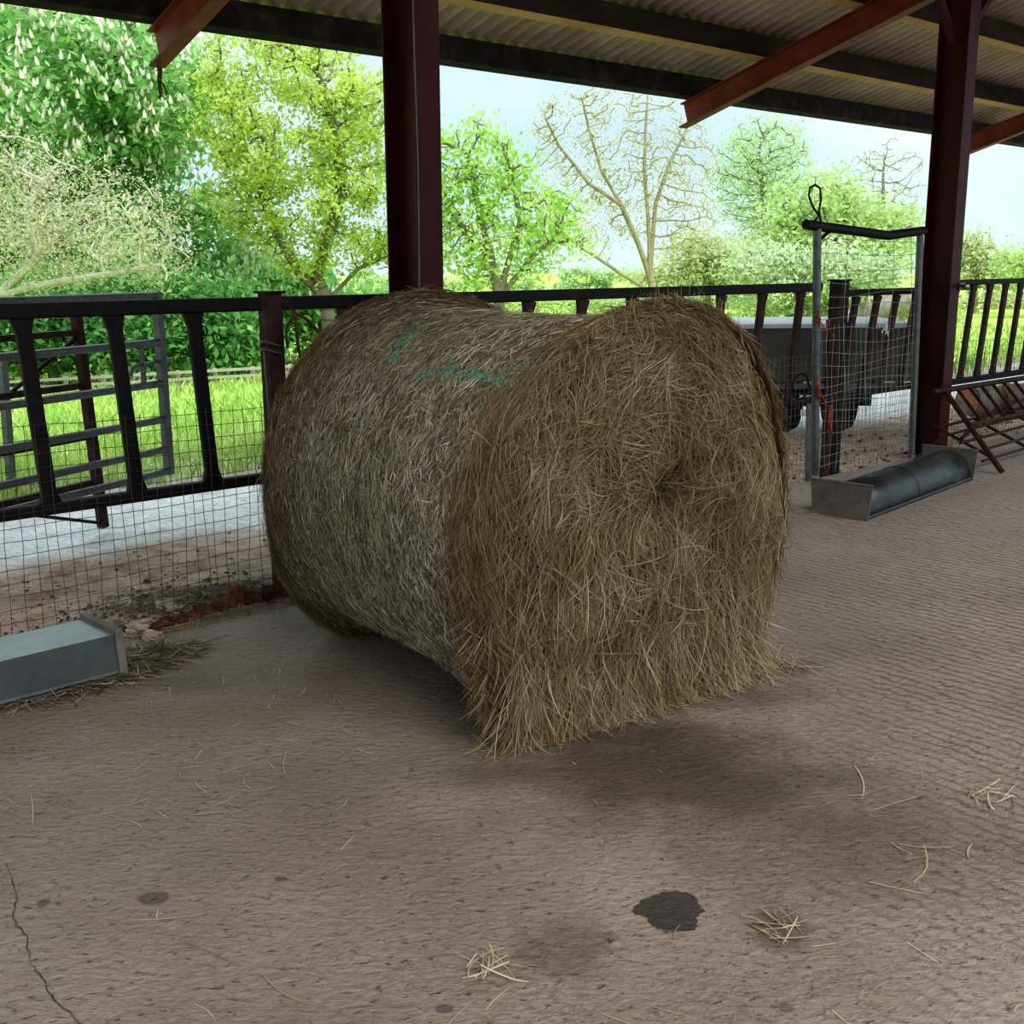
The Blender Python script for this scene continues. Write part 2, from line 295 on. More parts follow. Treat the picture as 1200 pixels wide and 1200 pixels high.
# yard
def yard_mat():
    m, nt, b = new_mat('muddy_yard'); v = coord(nt); vr = coord(nt, (1, 1, 1), (0, 0, AZ-pi/2))
    sx = nd(nt, 'ShaderNodeSeparateXYZ'); lk(nt, vr, sx.inputs[0])
    o = mth(nt, 'SUBTRACT', sx.outputs[1], D0)
    ow = mth(nt, 'ADD', o, mth(nt, 'MULTIPLY', mth(nt, 'SUBTRACT', noise(nt, v, 1.6, 4), .5), .9))
    dirt = ramp(nt, noise(nt, v, 7, 8, .7), [(.28, (.17, .105, .075)), (.40, (.50, .34, .25)), (.55, (.76, .57, .44)), (.7, (.84, .68, .54))])
    strawy = noise(nt, coord(nt, (1, 3, 1)), 60, 4, .7)
    dirt = mix(nt, .5, dirt, ramp(nt, strawy, [(.35, (.35, .30, .26)), (.65, (1., .98, .92))]), 'MULTIPLY')
    clod = ramp(nt, noise(nt, v, 16, 3, .6), [(.64, 0.), (.70, 1.)]); dirt = mix(nt, mth(nt, 'MULTIPLY', clod, .85), dirt, (.04, .03, .025))
    for (ss_, oo_), rx, ry in (((2.35, .22), .75, .24), ((2.2, .62), .22, .10), ((3.1, .35), .5, .22), ((1.0, .25), .5, .10)):
        c = S(ss_, oo_); mp = nd(nt, 'ShaderNodeMapping'); mp.vector_type = 'TEXTURE'; mp.inputs['Location'].default_value = tuple(c); mp.inputs['Rotation'].default_value = (0, 0, pi/2-AZ); mp.inputs['Scale'].default_value = (rx, ry, 1e3)
        g = nd(nt, 'ShaderNodeNewGeometry'); lk(nt, g.outputs['Position'], mp.inputs['Vector']); ln = nd(nt, 'ShaderNodeVectorMath', operation='LENGTH'); lk(nt, mp.outputs[0], ln.inputs[0])
        d = mth(nt, 'ADD', ln.outputs['Value'], mth(nt, 'MULTIPLY', mth(nt, 'SUBTRACT', noise(nt, v, 11, 5, .7), .5), 3.2)); dirt = mix(nt, ramp(nt, d, [(.55, .88), (1.05, 0.)]), dirt, (.045, .032, .025))
    wet = ramp(nt, noise(nt, v, 5, 6, .6), [(.3, (.58, .555, .54)), (.6, (.82, .79, .77))]); wet = mix(nt, mth(nt, 'MULTIPLY', clod, .6), wet, (.2, .16, .13)); wet = mix(nt, .6, wet, ramp(nt, noise(nt, v, 34, 5, .75), [(.36, (.35, .32, .30)), (.55, (1., 1., 1.))]), 'MULTIPLY')
    sand = ramp(nt, noise(nt, v, 9, 6), [(.3, (.30, .24, .18)), (.6, (.52, .45, .36))])
    f1 = ramp(nt, mth(nt, 'MULTIPLY', ow, .25), [(.36, 0.), (.43, 1.)]); f2 = ramp(nt, mth(nt, 'MULTIPLY', ow, .25), [(.70, 0.), (.78, 1.)])
    col = mix(nt, f2, mix(nt, f1, dirt, wet), sand); lk(nt, col, b.inputs['Base Color'])
    lk(nt, ramp(nt, mth(nt, 'SUBTRACT', f1, f2), [(0, .85), (1, .45)]), b.inputs['Roughness'])
    bump(nt, b, mth(nt, 'ADD', noise(nt, v, 14, 8, .7), mth(nt, 'MULTIPLY', strawy, .3)), .7, .03)
    return m
def grid_so(name, ss, oo, zf, mat):
    V = []; Q = []; k = len(oo)
    for s in ss:
        for o in oo: V.append(S(s, o, zf(s, o)))
    for i in range(len(ss)-1):
        for j in range(k-1): Q.append((i*k+j, i*k+j+1, (i+1)*k+j+1, (i+1)*k+j)[::-1])
    ob = np_obj(name, V, Q, mat, smooth=True); tag(ob, kind='structure'); return ob
def zyard(s, o):
    z = -.035+.012*sin(s*3.1+o*2)*cos(o*4.3-s)
    z += .075*math.exp(-((s-2.15)/.5)**2-((o-.28)/.22)**2)+.05*math.exp(-((s-3.2)/.7)**2-((o-.3)/.3)**2)
    if o > 2.9: z += (.05)*min(1, (o-2.9)/.6)
    return z
grid_so('yard_ground', np.linspace(-8, 24, 300), np.concatenate([np.linspace(-.02, 1.6, 36), np.linspace(1.7, 3.9, 22)]), zyard, yard_mat())
def field_mat():
    m, nt, b = new_mat('meadow'); v = coord(nt)
    a = noise(nt, v, .35, 5, .6); f = noise(nt, v, 9, 5, .7)
    col = ramp(nt, a, [(.3, (.27, .45, .07)), (.5, (.42, .56, .11)), (.7, (.60, .66, .20))])
    col = mix(nt, .55, col, ramp(nt, f, [(.3, (.45, .5, .35)), (.65, (1., 1., .9))]), 'MULTIPLY')
    lk(nt, col, b.inputs['Base Color']); b.inputs['Roughness'].default_value = .9; b.inputs['Specular IOR Level'].default_value = .1; bump(nt, b, f, .8, .08); return m
grid_so('field_ground', np.concatenate([np.linspace(-140, -8, 24), np.linspace(-6, 40, 60), np.linspace(45, 320, 40)]), np.concatenate([np.linspace(3.15, 12, 24), np.linspace(13, 60, 36), np.linspace(70, 300, 16)]),
        lambda s, o: zfield(o)-.005-(.05 if o < 3.5 else 0)+(.04*sin(s*.9)*sin(o*.7) if o > 4 else 0), field_mat())
# roof sheet
def ceil_mat():
    m, nt, b = new_mat('fibre_cement_sheet'); v = coord(nt)
    c = ramp(nt, noise(nt, v, 2.2, 6, .65), [(.3, (.42, .28, .235)), (.55, (.58, .41, .35)), (.75, (.68, .51, .44))])
    c = mix(nt, .5, c, ramp(nt, noise(nt, v, 60, 4, .7), [(.3, (.6, .58, .55)), (.7, (1., 1., 1.))]), 'MULTIPLY')
    lk(nt, c, b.inputs['Base Color']); b.inputs['Roughness'].default_value = .85; return m
RZ, RO, SL = 3.02, 2.69, .30
def zroof(o): return RZ+SL*(RO-o)
PH, PW = .18, .09
ss = np.arange(-5, 19, .146/10); V = []
for s in ss:
    w = .024*cos(2*pi*s/.146)
    for o in (2.83, -5.6): V.append(S(s, o, zroof(o)+PH+.031+w))
    for o in (2.83, -5.6): V.append(S(s, o, zroof(o)+PH+.038+w))
n_ = len(ss); Q = []
for i in range(n_-1):
    a, b_ = 4*i, 4*i+4
    Q += [(a, b_, b_+1, a+1), (a+2, a+3, b_+3, b_+2), (a, a+2, b_+2, b_), (a+1, b_+1, b_+3, a+3)]
tag(np_obj('ceiling', V, Q, ceil_mat(), smooth=False), kind='structure')
# purlins
pn = [(2.62, 'dark weathered timber purlin along the eave, lowest under the roof sheets'), (1.83, 'timber purlin with a yellowish underside, second up from the eave'),
      (.89, 'timber purlin third up from the eave, crossing above the right column'), (0., 'timber purlin fourth up from the eave, at the top edge of the view')]
for i in range(1, 7): pn.append((0-.92*i, None))
nth = ['fifth', 'sixth', 'seventh', 'eighth', 'ninth', 'tenth', 'eleventh']
for i, (o, lab) in enumerate(pn):
    m = MB(); o1, o0 = o, o-PW
    R = [[S(s, o0, zroof(o0)+.002), S(s, o1, zroof(o1)+.002), S(s, o1, zroof(o1)+PH), S(s, o0, zroof(o0)+PH)] for s in np.linspace(-4.9, 18.9, 2)]
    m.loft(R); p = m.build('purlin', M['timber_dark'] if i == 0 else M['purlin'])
    tag(p, lab or 'timber roof purlin overhead, %s up from the eave' % nth[i-4], 'beam', 'roof purlins')
# rafters and columns
CS = [-1.76, 3.49, 8.74, 13.99]
rl = ['red steel rafter over the column left of the view', 'red steel rafter whose cut end hangs over the left trees', 'long red steel rafter meeting the right column', 'red steel rafter at the right edge beyond the right column']
for i, s in enumerate(CS):
    e = RO; t = thing('rafter', S(s, e, zroof(e)), rl[i], 'beam', 'red steel rafters')
    g = np.array(N)*1.-Z3*SL; g /= np.linalg.norm(g); up = np.cross(U, g); up = up if up[2] > 0 else -up
    a = S(s, -5.5, zroof(-5.5)); b = S(s, e, zroof(e))
    MB().beam(a-up*.1, b-up*.1, .012, .19, up).build('web', M['rafter'], t)
    MB().beam(a-up*.006, b-up*.006, .11, .012, up).build('flange', M['rafter'], t)
    bt = b+(b-a)/np.linalg.norm(b-a)*.07
    MB().beam(a-up*.2, bt-up*.2, .11, .014, up).build('flange', M['rafter'], t)
cl = ['dark red steel column off to the left of the trough', 'dark red steel column standing behind the hay bale', 'dark red steel column beside the mesh gate and right trough', 'dark red steel column beyond the hay rack at far right']
for i, s in enumerate(CS):
    t = thing('steel_column', S(s, 0, 0), cl[i], 'column', 'red steel columns'); z1 = zroof(0)-.21
    MB().beam(S(s, 0, 0), S(s, 0, z1), .012, .23, N).build('web', M['red'], t)
    for o in (-.119, .119):
        MB().box(S(s, o, z1/2), U*.077, N*.006, Z3*z1/2).build('flange', M['red'], t, bevel=.003)
    MB().box(S(s, 0, .008), U*.11, N*.16, Z3*.008).build('base_plate', M['black'], t)
    for sg in (-1, 1): MB().beam(S(s+sg*.08, 0, z1-.42), S(s+sg*.45, 0, z1-.02), .05, .05).build('brace', M['red'], t)
    if i == 2:
        b = MB(); b.box(S(s+.1, -.13, 1.36), U*.045, N*.008, Z3*.03); b.tube([S(s+.05, -.13, 1.365), S(s+.05, -.19, 1.365)], .012, 8); b.tube([S(s+.12, -.14, 1.36), S(s+.16, -.16, 1.34)], .016, 8)
        b.build('bolt', M['galv'], t)
    if i == 1:
        MB().tube([S(s-.075+.004*sin(k), -.130, .02+k*.25) for k in range(15)], .004, 5).build('cable', M['galv'], t)
# ================================================================== FENCE
OP = .17
def fence_panel(label, sL, sR, bars, lean, ztop=(1.415, 1.352), zbot=(.62, .57), lean_dir=1):
    t = thing('feed_barrier', FS((sL+sR)/2, 0, OP)*np.array((1, 1, 0)), label, 'barrier', 'steel feed barriers along the barn edge')
    zt = sum(ztop)/2; zb = sum(zbot)/2
    MB().beam(FS(sL, zt, OP), FS(sR, zt, OP), .055, ztop[0]-ztop[1]).build('top_rail', M['black'], t, bevel=.008)
    MB().beam(FS(sL, zb, OP), FS(sR, zb, OP), .055, zbot[0]-zbot[1]).build('bottom_rail', M['black'], t, bevel=.008)
    for s in bars:
        m = MB(); a = FS(s, ztop[1]+.004, OP); b = FS(s-lean, zbot[0]-.004, OP)
        m.beam(a, b, .062, .035, N, ws=((0, 1.55), (.03, 1.35), (.08, 1.), (.93, 1.), (.975, 1.3), (1, 1.5)))
        m.build('bar', M['rust'] if lean > 0 else M['black'], t, bevel=.006)
    return t
fence_panel('near black feed barrier with leaning bars behind the left trough', -1.55, 2.61, [1.568-.366*k for k in range(1, 9)][::-1]+[1.568, 1.934, 2.286], -.045)
fence_panel('long black feed barrier running behind the hay bale', 2.71, 7.04, [3.067, 3.47, 3.86, 4.256, 4.671, 5.087, 5.507, 5.936, 6.373, 6.815], .10)
fence_panel('short feed barrier seen through the wire mesh gate', 7.36, 8.46, [7.522, 7.815, 8.085, 8.379], .17, ztop=(1.36, 1.31))
fence_panel('feed barrier to the right of the right column', 8.86, 13.6, [9.02+.29*k for k in range(0, 16)], .12, ztop=(1.41, 1.365), zbot=(.60, .55))
# upper flat rail on the short panel
# posts
def post(label, s, w, d, z, o, mat, cap=0):
    t = thing('fence_post', S(s*(D0+o)/D0, o, 0), label, 'post', 'posts of the feed barriers')
    k = (D0+o)/D0; zz = H+(z-H)*k
    MB().box(S(s*k, o, zz/2-.02), U*w/2, N*d/2, Z3*(zz/2+.02)).build('shaft', mat, t, bevel=.006)
    MB().box(S(s*k, o, zz+.004), U*(w/2+.012), N*(d/2+.012), Z3*.006).build('cap', M['black'], t)
    return t
p1 = post('rust brown box section fence post left of the hay bale', 2.665, .085, .085, 1.43, OP+.01, M['rust'])
post('dark box section fence post standing behind the mesh gate', 7.29, .12, .1, 1.425, OP+.02, M['black'])
tag(MB().tube([S(7.16*1.03, .10, -.03), S(7.22*1.03, .10, 1.33)], .036, 12).build('round_fence_post', M['rust'], smooth=True), 'rust brown round post strapped beside the dark post behind the mesh gate', 'post', 'posts of the feed barriers')
tag(MB().beam(S(7.02, -.0, -.02), S(7.03, .03, .56), .045, .02).build('metal_stake', M['galv']), 'flat grey stake leaning beside the mesh gate pipe', 'stake')
# wire mesh skirts
def mesh_panel(label, sL, sR, z0, z1, o, pitch, r, mat, wob=.004, pz=None, name='wire_mesh'):
    m = MB(); pz = pz or pitch; ns = int((sR-sL)/pitch)
    for i in range(ns+1):
        s = sL+(sR-sL)*i/ns; m.tube([FS(s+random.gauss(0, wob)+.01*sin(z*3+i), z, o+.006*sin(i*.7+z*5)) for z in np.linspace(z0+random.uniform(-.02, .02), z1+.012, 5)], r, 3, False)
    nz = int((z1-z0)/pz)
    for j in range(nz+1):
        z = z1-(z1-z0)*j/nz; m.tube([FS(s, z+random.gauss(0, wob*.6)+.012*sin(s*1.7+j*.2), o+.006*sin(s*3)-.003) for s in np.linspace(sL, sR, int((sR-sL)/.12)+2)], r, 3, False)
    o_ = m.build(name, mat); tag(o_, label, 'wire mesh', 'wire mesh along the barrier'); return o_
mesh_panel('rusty square wire mesh skirt behind the left trough', -1.5, 2.6, -.01, .93, .137, .053, .0017, M['wire_dark'])
mesh_panel('square wire mesh skirt behind the hay bale', 2.72, 7.02, .01, .915, .137, .053, .0017, M['wire'])
mesh_panel('square wire mesh skirt behind the mesh gate', 7.37, 8.44, .03, .90, .137, .053, .0017, M['wire'])
mesh_panel('square wire mesh skirt right of the right column', 8.9, 13.5, .02, .90, .137, .053, .0016, M['wire_dark'])
# mesh gate: bent pipe frame
gO = -.10
def G(s, z): return FS(s, z, gO-.02)
t = thing('mesh_gate', G(7.1, .0), 'galvanised pipe gate with sagging wire mesh beside the right column', 'gate')
LP = [G(6.97+.13*(1-k), 1.80*k+.035*(1-k)) for k in np.linspace(0, 1, 9)]
MB().tube(LP, .029, 12).build('upright', M['galv'], t, smooth=True)
RP = [G(8.372+.10*(1-k), 1.765*k+.035*(1-k)) for k in np.linspace(0, 1, 9)]
MB().tube(RP, .027, 12).build('upright', M['galv'], t, smooth=True)
MB().tube([G(6.83, 1.806), G(7.0, 1.797), G(7.5, 1.770), G(7.87, 1.748), G(7.93, 1.748), G(8.2, 1.772), G(8.42, 1.788)], .033, 12).build('top_rail', M['black'], t, smooth=True)
MB().tube([G(7.0, 1.70), G(7.12, 1.765)], .012, 8).build('brace', M['black'], t, smooth=True)
m = MB()
for i, s in enumerate([7.36, 7.66, 7.97, 8.25]):
    m.tube([G(s+.10*(1-z/1.78)+.03*sin(z*4+i), z) for z in np.linspace(.06, 1.76, 12)], .0019, 4, False)
for i in range(18):
    k = i/17; s = 7.05+1.28*k
    m.tube([G(s+.10*(1-z/1.78)+.012*sin(z*9+i*2), z) for z in np.linspace(.06, 1.12, 8)], .0015, 4, False)
zs = [1.71, 1.61, 1.50, 1.42, 1.34, 1.26, 1.17, 1.08, .99, .91, .83, .76, .69, .62, .55, .48, .41, .34, .26, .18, .10]
for j, z in enumerate(zs):
    m.tube([G(6.99+(1-z/1.8)*.12+(1.37)*k, z+.02*sin(k*6+j*.9)*(.4 if j < 3 else 1)-.05*(k*(1-k))*(1.6 if j > 3 else .3)+(.05*k if j > 6 else 0)*(1-k)) for k in np.linspace(0, 1, 12)], .0019, 4, False)
m.build('mesh', M['wire_light'], t)
lp = [G(6.93, 1.83), G(6.98, 1.87), G(6.90, 1.93), G(6.85, 2.0), G(6.86, 2.05), G(6.92, 2.07), G(6.98, 2.05), G(7.0, 1.98), G(6.98, 1.90), G(7.01, 1.83), G(7.02, 1.78)]
tag(MB().tube(lp, .008, 6).build('wire_loop', M['black'], smooth=True), 'loop of black cord standing up from the mesh gate corner', 'cord')
# twine hanging on things
def strands(name, label, c, n, L, mat, spread=.03, seed=1, r=.004, cat='twine', sway=(0, 0)):
    rg = random.Random(seed); m = MB()
    for i in range(n):
        a = rg.uniform(0, 2*pi); q = rg.uniform(.2, 1)*spread; ln = L*rg.uniform(.6, 1.05); pts = []
        for k in np.linspace(0, 1, 7): pts.append(np.array(c)+U*(cos(a)*q*k+sway[0]*k+.012*sin(k*7+i))+N*(sin(a)*q*k)+Z3*(-ln*k))
        m.tube(pts, r, 5)
    m.tube([np.array(c)+Z3*.012, np.array(c)-Z3*.03], [.018, .014], 7)
    return tag(m.build(name, mat, smooth=True), label, cat, 'bits of baler twine')
strands('baler_twine', 'brown twine hanging from the left rafter end', S(3.49, 2.66, 2.79), 4, .22, M['twine_brown'], .035, 3, .006)
strands('baler_twine', 'orange twine tied halfway down the mesh gate pipe', FS(7.06, .73, -.16), 4, .2, M['twine'], .05, 4, .007, sway=(.06, 0))
strands('baler_twine', 'pink twine knotted high on the mesh gate pipe', FS(7.03, 1.21, -.155), 5, .1, M['twine'], .06, 5, .004)
strands('baler_twine', 'orange twine dangling right of the mesh gate pipe', FS(7.26, .52, -.14), 3, .24, M['twine'], .02, 6, .009)
strands('baler_twine', 'red twine tied round the round post', FS(7.17, 1.14, -.0), 4, .16, M['twine'], .08, 8, .004, sway=(.05, 0))
strands('baler_twine', 'frayed white twine knotted on the gate mesh', FS(7.95, 1.08, -.15), 6, .08, M['twine_white'], .07, 9, .0035)
tag(MB().tube([FS(6.86+.10*cos(a), .70+.09*sin(a), -.02) for a in np.linspace(0, 2*pi, 18)]+[FS(7.1, .62, -.06), FS(7.3, .55, -.08)], .008, 6).build('cord_coil', M['black'], smooth=True), 'black coiled cord on the mesh gate pipe', 'cord')
# cord at the rust post
m = MB(); q = FS(2.79, 1.34, .1)
m.tube([FS(2.775, 1.36, .13), q, FS(2.74, 1.26, .1), FS(2.745, 1.18, .1)], .007, 6)
m.tube([q, FS(2.85, 1.31, .1), FS(2.92, 1.24, .1), FS(2.99, 1.15, .1), FS(3.04, 1.07, .1)], .008, 6); m.tube([q, FS(2.80, 1.2, .1), FS(2.82, 1.06, .1), FS(2.80, .92, .1)], .008, 6); m.tube([FS(2.82, 1.06, .1), FS(2.85, .98, .1), FS(2.87, .9, .1)], .006, 6)
tag(m.build('loose_cord', M['twine_brown'], smooth=True), 'tangle of dark cord hanging beside the rust fence post', 'cord')
m = MB()
for dz in (0, .035): m.tube([FS(2.665+.062*cos(a), 1.17+dz+.012*sin(a*2), OP+.01+.062*sin(a)) for a in np.linspace(0, 2*pi, 14)], .004, 5)
m.tube([FS(2.62, 1.17, .105), FS(2.63, .9, .11), FS(2.65, .6, .11)], .004, 5)
tag(m.build('tie_wire', M['wire'], smooth=True), 'thin wire wrapped round the rust fence post', 'wire')
# ================================================================== TROUGHS
def sheet_obj(m, name, mat, par, th=.004, smooth=False):
    o = m.build(name, mat, par, smooth); sd = o.modifiers.new('thick', 'SOLIDIFY'); sd.thickness = th; sd.offset = 0; return o
# right: rounded trough lying upside down with flared end plates
a0 = gp(950, 603); a1 = gp(1017, 611); mid = (a0+a1)/2; b1 = gp(1140, 563); L = np.linalg.norm(b1-a1)
ax = unit(b1-a1); sd_ = np.array((-ax[1], ax[0], 0))   # to the left (towards the fence)
mid = a1+sd_*.185
t = thing('feed_trough', mid, 'rounded dark galvanised trough upturned beside the right column', 'trough', 'galvanised feed troughs')
m = MB(); R = []
for d in np.linspace(.02, L-.02, 5):
    R.append([mid+ax*d+sd_*(.168*cos(th)*(1 if abs(cos(th)) < .9 else 1))+Z3*(.012+.192*max(0, sin(th))**.85) for th in np.linspace(0, pi, 19)])
m.loft(R, False, False); sheet_obj(m, 'body', M['galv_dark'], t, .005, True)
for sg in (-1, 1): MB().tube([mid+ax*.0+sd_*sg*.172+Z3*.016, mid+ax*L+sd_*sg*.172+Z3*.016], .013, 10).build('rolled_rim', M['galv_dark'], t, smooth=True)
for d in (L*.47,):
    MB().tube([mid+ax*(d)+sd_*(.171*cos(th))+Z3*(.012+.195*max(0, sin(th))**.85) for th in np.linspace(0, pi, 19)], .004, 6).build('seam', M['galv_dark'], t, smooth=True)
for d, k in ((0, 1), (L, 1)):
    m = MB(); wb, wt, hh = .185, .205, .222
    c = mid+ax*d
    m.loft([[c-ax*.004-sd_*wb+Z3*.002, c-ax*.004+sd_*wb+Z3*.002, c-ax*.004+sd_*wt+Z3*hh, c-ax*.004-sd_*wt+Z3*hh], [c+ax*.004-sd_*wb+Z3*.002, c+ax*.004+sd_*wb+Z3*.002, c+ax*.004+sd_*wt+Z3*hh, c+ax*.004-sd_*wt+Z3*hh]])
    m.build('end_plate', M['plate'], t)
    MB().tube([c-sd_*wt+Z3*hh, c+sd_*wt+Z3*hh], .008, 8).build('plate_rim', M['plate'], t, smooth=True)
# left: square section trough upside down
c1 = gp(146, 794); ax = -unit(gp(146, 794)-gp(0, 833)); sd_ = np.array((ax[1], -ax[0], 0))
if np.dot(sd_, N) < 0: sd_ = -sd_
t = thing('feed_trough', c1+sd_*.17, 'square grey galvanised trough upturned at the left edge', 'trough', 'galvanised feed troughs')
L = 2.4; wb, wt, hh = .155, .135, .168; cc = c1+sd_*.17
prof = [(-wb-.012, .006), (-wb, .03), (-wt, hh), (wt, hh), (wb, .03), (wb+.012, .006)]
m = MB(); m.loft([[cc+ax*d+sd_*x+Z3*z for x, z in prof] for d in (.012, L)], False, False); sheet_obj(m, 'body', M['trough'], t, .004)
for sg in (-1, 1): MB().tube([cc+sd_*sg*(wb+.014)+Z3*.012, cc+ax*L+sd_*sg*(wb+.014)+Z3*.012], .011, 8).build('rolled_rim', M['galv_dark'], t, smooth=True)
for d in (0, L):
    c = cc+ax*d; m = MB(); m.loft([[c+ax*e+sd_*x+Z3*z for x, z in ((-.175, .003), (.175, .003), (.155, hh+.022), (-.155, hh+.022))] for e in (-.016, .016)]); m.build('end_plate', M['plate'], t, bevel=.004)
# ================================================================== HAY RACK AND LOGS AT RIGHT
k0 = so(gp(1175, 556)); k1o = -.2
t = thing('hay_rack', S(k0[0]+1, k0[1], 0), 'rusty hay rack of slanted bars leaning on the right barrier', 'hay rack')
z1r = .56
rk = lambda s, f: S(s+.28*f, k0[1]+(k1o-k0[1])*f, .025+(z1r-.025)*f)
MB().tube([rk(k0[0]-.02, 0), rk(k0[0]-.02, 1.05)], .022, 10).build('end_bar', M['rust'], t, smooth=True)
MB().tube([rk(k0[0]-.2, 1.0), rk(k0[0]+3.2, 1.0)], .022, 10).build('top_rail', M['rust'], t, smooth=True)
MB().tube([rk(k0[0]-.05, .52)+Z3*.03, rk(k0[0]+3.2, .52)+Z3*.03], .016, 10).build('middle_rail', M['rust'], t, smooth=True)
for i in range(1, 15): MB().tube([rk(k0[0]-.02+.2*i, .52)+Z3*.01, rk(k0[0]-.02+.2*i, 1.0)], .014, 8).build('bar', M['rust'], t, smooth=True)
MB().tube([rk(k0[0]+3.15, 0), rk(k0[0]+3.15, 1.05)], .022, 10).build('end_bar', M['rust'], t, smooth=True)
t = thing('hay_hurdle', S(k0[0]+1.3, k0[1]+.3, 0), 'rusty hurdle with a curved rail lying in front of the right barrier', 'hurdle')
for i, (oo, z) in enumerate(((-.62, .06), (-.5, .10), (-.38, .16), (-.26, .21), (-.14, .25))):
    MB().tube([S(k0[0]+.12+.05*i, oo, z), S(k0[0]+1.4, oo, z+.03), S(k0[0]+2.9, oo, z+.02)], .012, 8).build('rail', M['rust'], t, smooth=True)
MB().tube([S(k0[0]+.2+2.6*k, -.40+.22*sin(k*pi*.5), .20+.18*sin(pi*min(1, k*1.1))) for k in np.linspace(0, 1, 14)], .017, 8).build('curved_rail', M['rust'], t, smooth=True)
for sx in (.3, .95, 1.6, 2.3): MB().tube([S(k0[0]+sx, -.64, .05), S(k0[0]+sx-.02, -.12, .27)], .013, 8).build('strut', M['rust'], t, smooth=True)
MB().tube([S(k0[0]+.05, -.1, .02), S(k0[0]+.25, -.25, .22)], .011, 8).build('strut', M['rust'], t, smooth=True)
def logm(name, label, p0, p1, r0, r1, matc=True, cat='log', group=None, seed=0):
    rg = np.random.RandomState(seed); p0 = np.array(p0, float); p1 = np.array(p1, float); t = thing(name, p0, label, cat, group); R = []; m = MB()
    pts = [p0+(p1-p0)*k+rg.normal(0, r0*.06, 3)*(0 < k < 1) for k in np.linspace(0, 1, 8)]
    m.tube(pts, [r0+(r1-r0)*k+rg.normal(0, r0*.04) for k in np.linspace(0, 1, 8)], 14).build('trunk', M['log'], t, smooth=True)
    d = unit(p0-p1)
    m = MB(); m.tube([p0-d*.002, p0+d*.006], [r0*.93, r0*.9], 16); m.build('cut_face', M['cut'], t); return t
lz = -.03
logm('cut_log', 'orange ended cut log left of the pair behind the hay rack', gp(1133, 483)+Z3*.12, gp(1165, 478)+Z3*.12+np.array((.55, .25, 0)), .15, .14, group='cut logs in the yard', seed=1)
logm('cut_log', 'orange ended cut log right of the pair behind the hay rack', gp(1180, 481)+Z3*.13, gp(1180, 481)+np.array((1.0, .1, .13)), .16, .15, group='cut logs in the yard', seed=2)
# ================================================================== TRAILER
X0, X1, Y0, Y1 = 1.75, 3.72, 10.45, 11.75
t = thing('farm_trailer', (2.7, 11.6, 0), 'dark grey farm trailer parked behind the barrier', 'trailer')
def bx(x0, x1, y0, y1, z0, z1): return MB().box(((x0+x1)/2, (y0+y1)/2, (z0+z1)/2), ((x1-x0)/2, 0, 0), (0, (y1-y0)/2, 0), (0, 0, (z1-z0)/2))
bx(X0, X1, Y0, Y0+.05, .48, .97).build('tailboard', M['trailer'], t, bevel=.01)
for x in (X0, X1-.05): bx(x, x+.05, Y0+.05, Y1, .55, .97).build('side_panel', M['trailer'], t, bevel=.01)
bx(X0, X1, Y1, Y1+.05, .55, .97).build('headboard', M['trailer'], t, bevel=.01)
bx(X0-.02, X1+.02, Y0-.02, Y1+.07, .97, 1.01).build('top_board', M['trailer_top'], t, bevel=.006)
for x in (X0+.3, X1-.38): bx(x, x+.08, Y0+.1, Y1+1.2, .40, .50).build('chassis_beam', M['black'], t)
bx(2.35, 3.42, Y0+.3, Y0+.6, .22, .40).build('axle', M['black'], t)
bx(X0+.1, X1-.1, Y0-.03, Y0+.03, .42, .47).build('bumper', M['galv'], t)
for x in (2.52, 3.04):
    for y in (Y0+.45,):
        m = MB(); R = []
        for w, r in ((-.11, .24), (-.10, .31), (-.05, .33), (.05, .33), (.10, .31), (.11, .24)): R.append([(x+.11+w, y+r*cos(a), .30+r*sin(a)) for a in np.linspace(0, 2*pi, 29)[:-1]])
        w_ = m.loft(R).build('wheel', M['rubber'], t, smooth=True)
        MB().tube([(x-.012, y, .30), (x+.232, y, .30)], .13, 16).build('hub', M['galv'], w_ if False else t, smooth=True)
for px_, py_ in ((944, 467), (945, 484)):
    q = at(px_, py_, Y0-.04); bx(q[0]-.05, q[0]+.05, Y0-.05, Y0-.02, q[2]-.03, q[2]+.03).build('lamp', M['white'], t)
for k in range(3): bx(X0+.4+.6*k, X0+.46+.6*k, Y0-.015, Y0, .48, .97).build('rib', M['trailer'], t)
# fallen tree in the field
def fld(px, d, dz=0):
    p = at(px, 400, d); o = so(p)[1]; return np.array((p[0], p[1], zfield(o)+dz))
t = thing('fallen_trunk', fld(1060, 36), 'pale fallen tree trunk lying in the field beyond the trailer', 'tree trunk')
pA, pB = at(1070, 352, 36), at(985, 378, 37)
MB().tube([pA, pA*.6+pB*.4+Z3*.05, pA*.3+pB*.7, pB], [.42, .40, .34, .26], 14).build('trunk', M['log'], t, smooth=True)
MB().tube([pA+unit(pA-pB)*.005, pA+unit(pA-pB)*.02], [.36, .34], 16).build('cut_face', M['cut'], t)
for (x, y, x2, y2) in ((1012, 368, 1000, 340), (1005, 370, 1016, 345), (1030, 364, 1020, 350)): MB().tube([at(x, y, 36.5), at((x+x2)/2+2, (y+y2)/2, 36.3), at(x2, y2, 36)], [.09, .07, .04], 8).build('branch', M['log'], t, smooth=True)
MB().tube([pA*.75+pB*.25, np.array((*(pA*.75+pB*.25)[:2], fld(1050, 36)[2]-.1))], [.25, .3], 10).build('stump', M['log'], t, smooth=True)
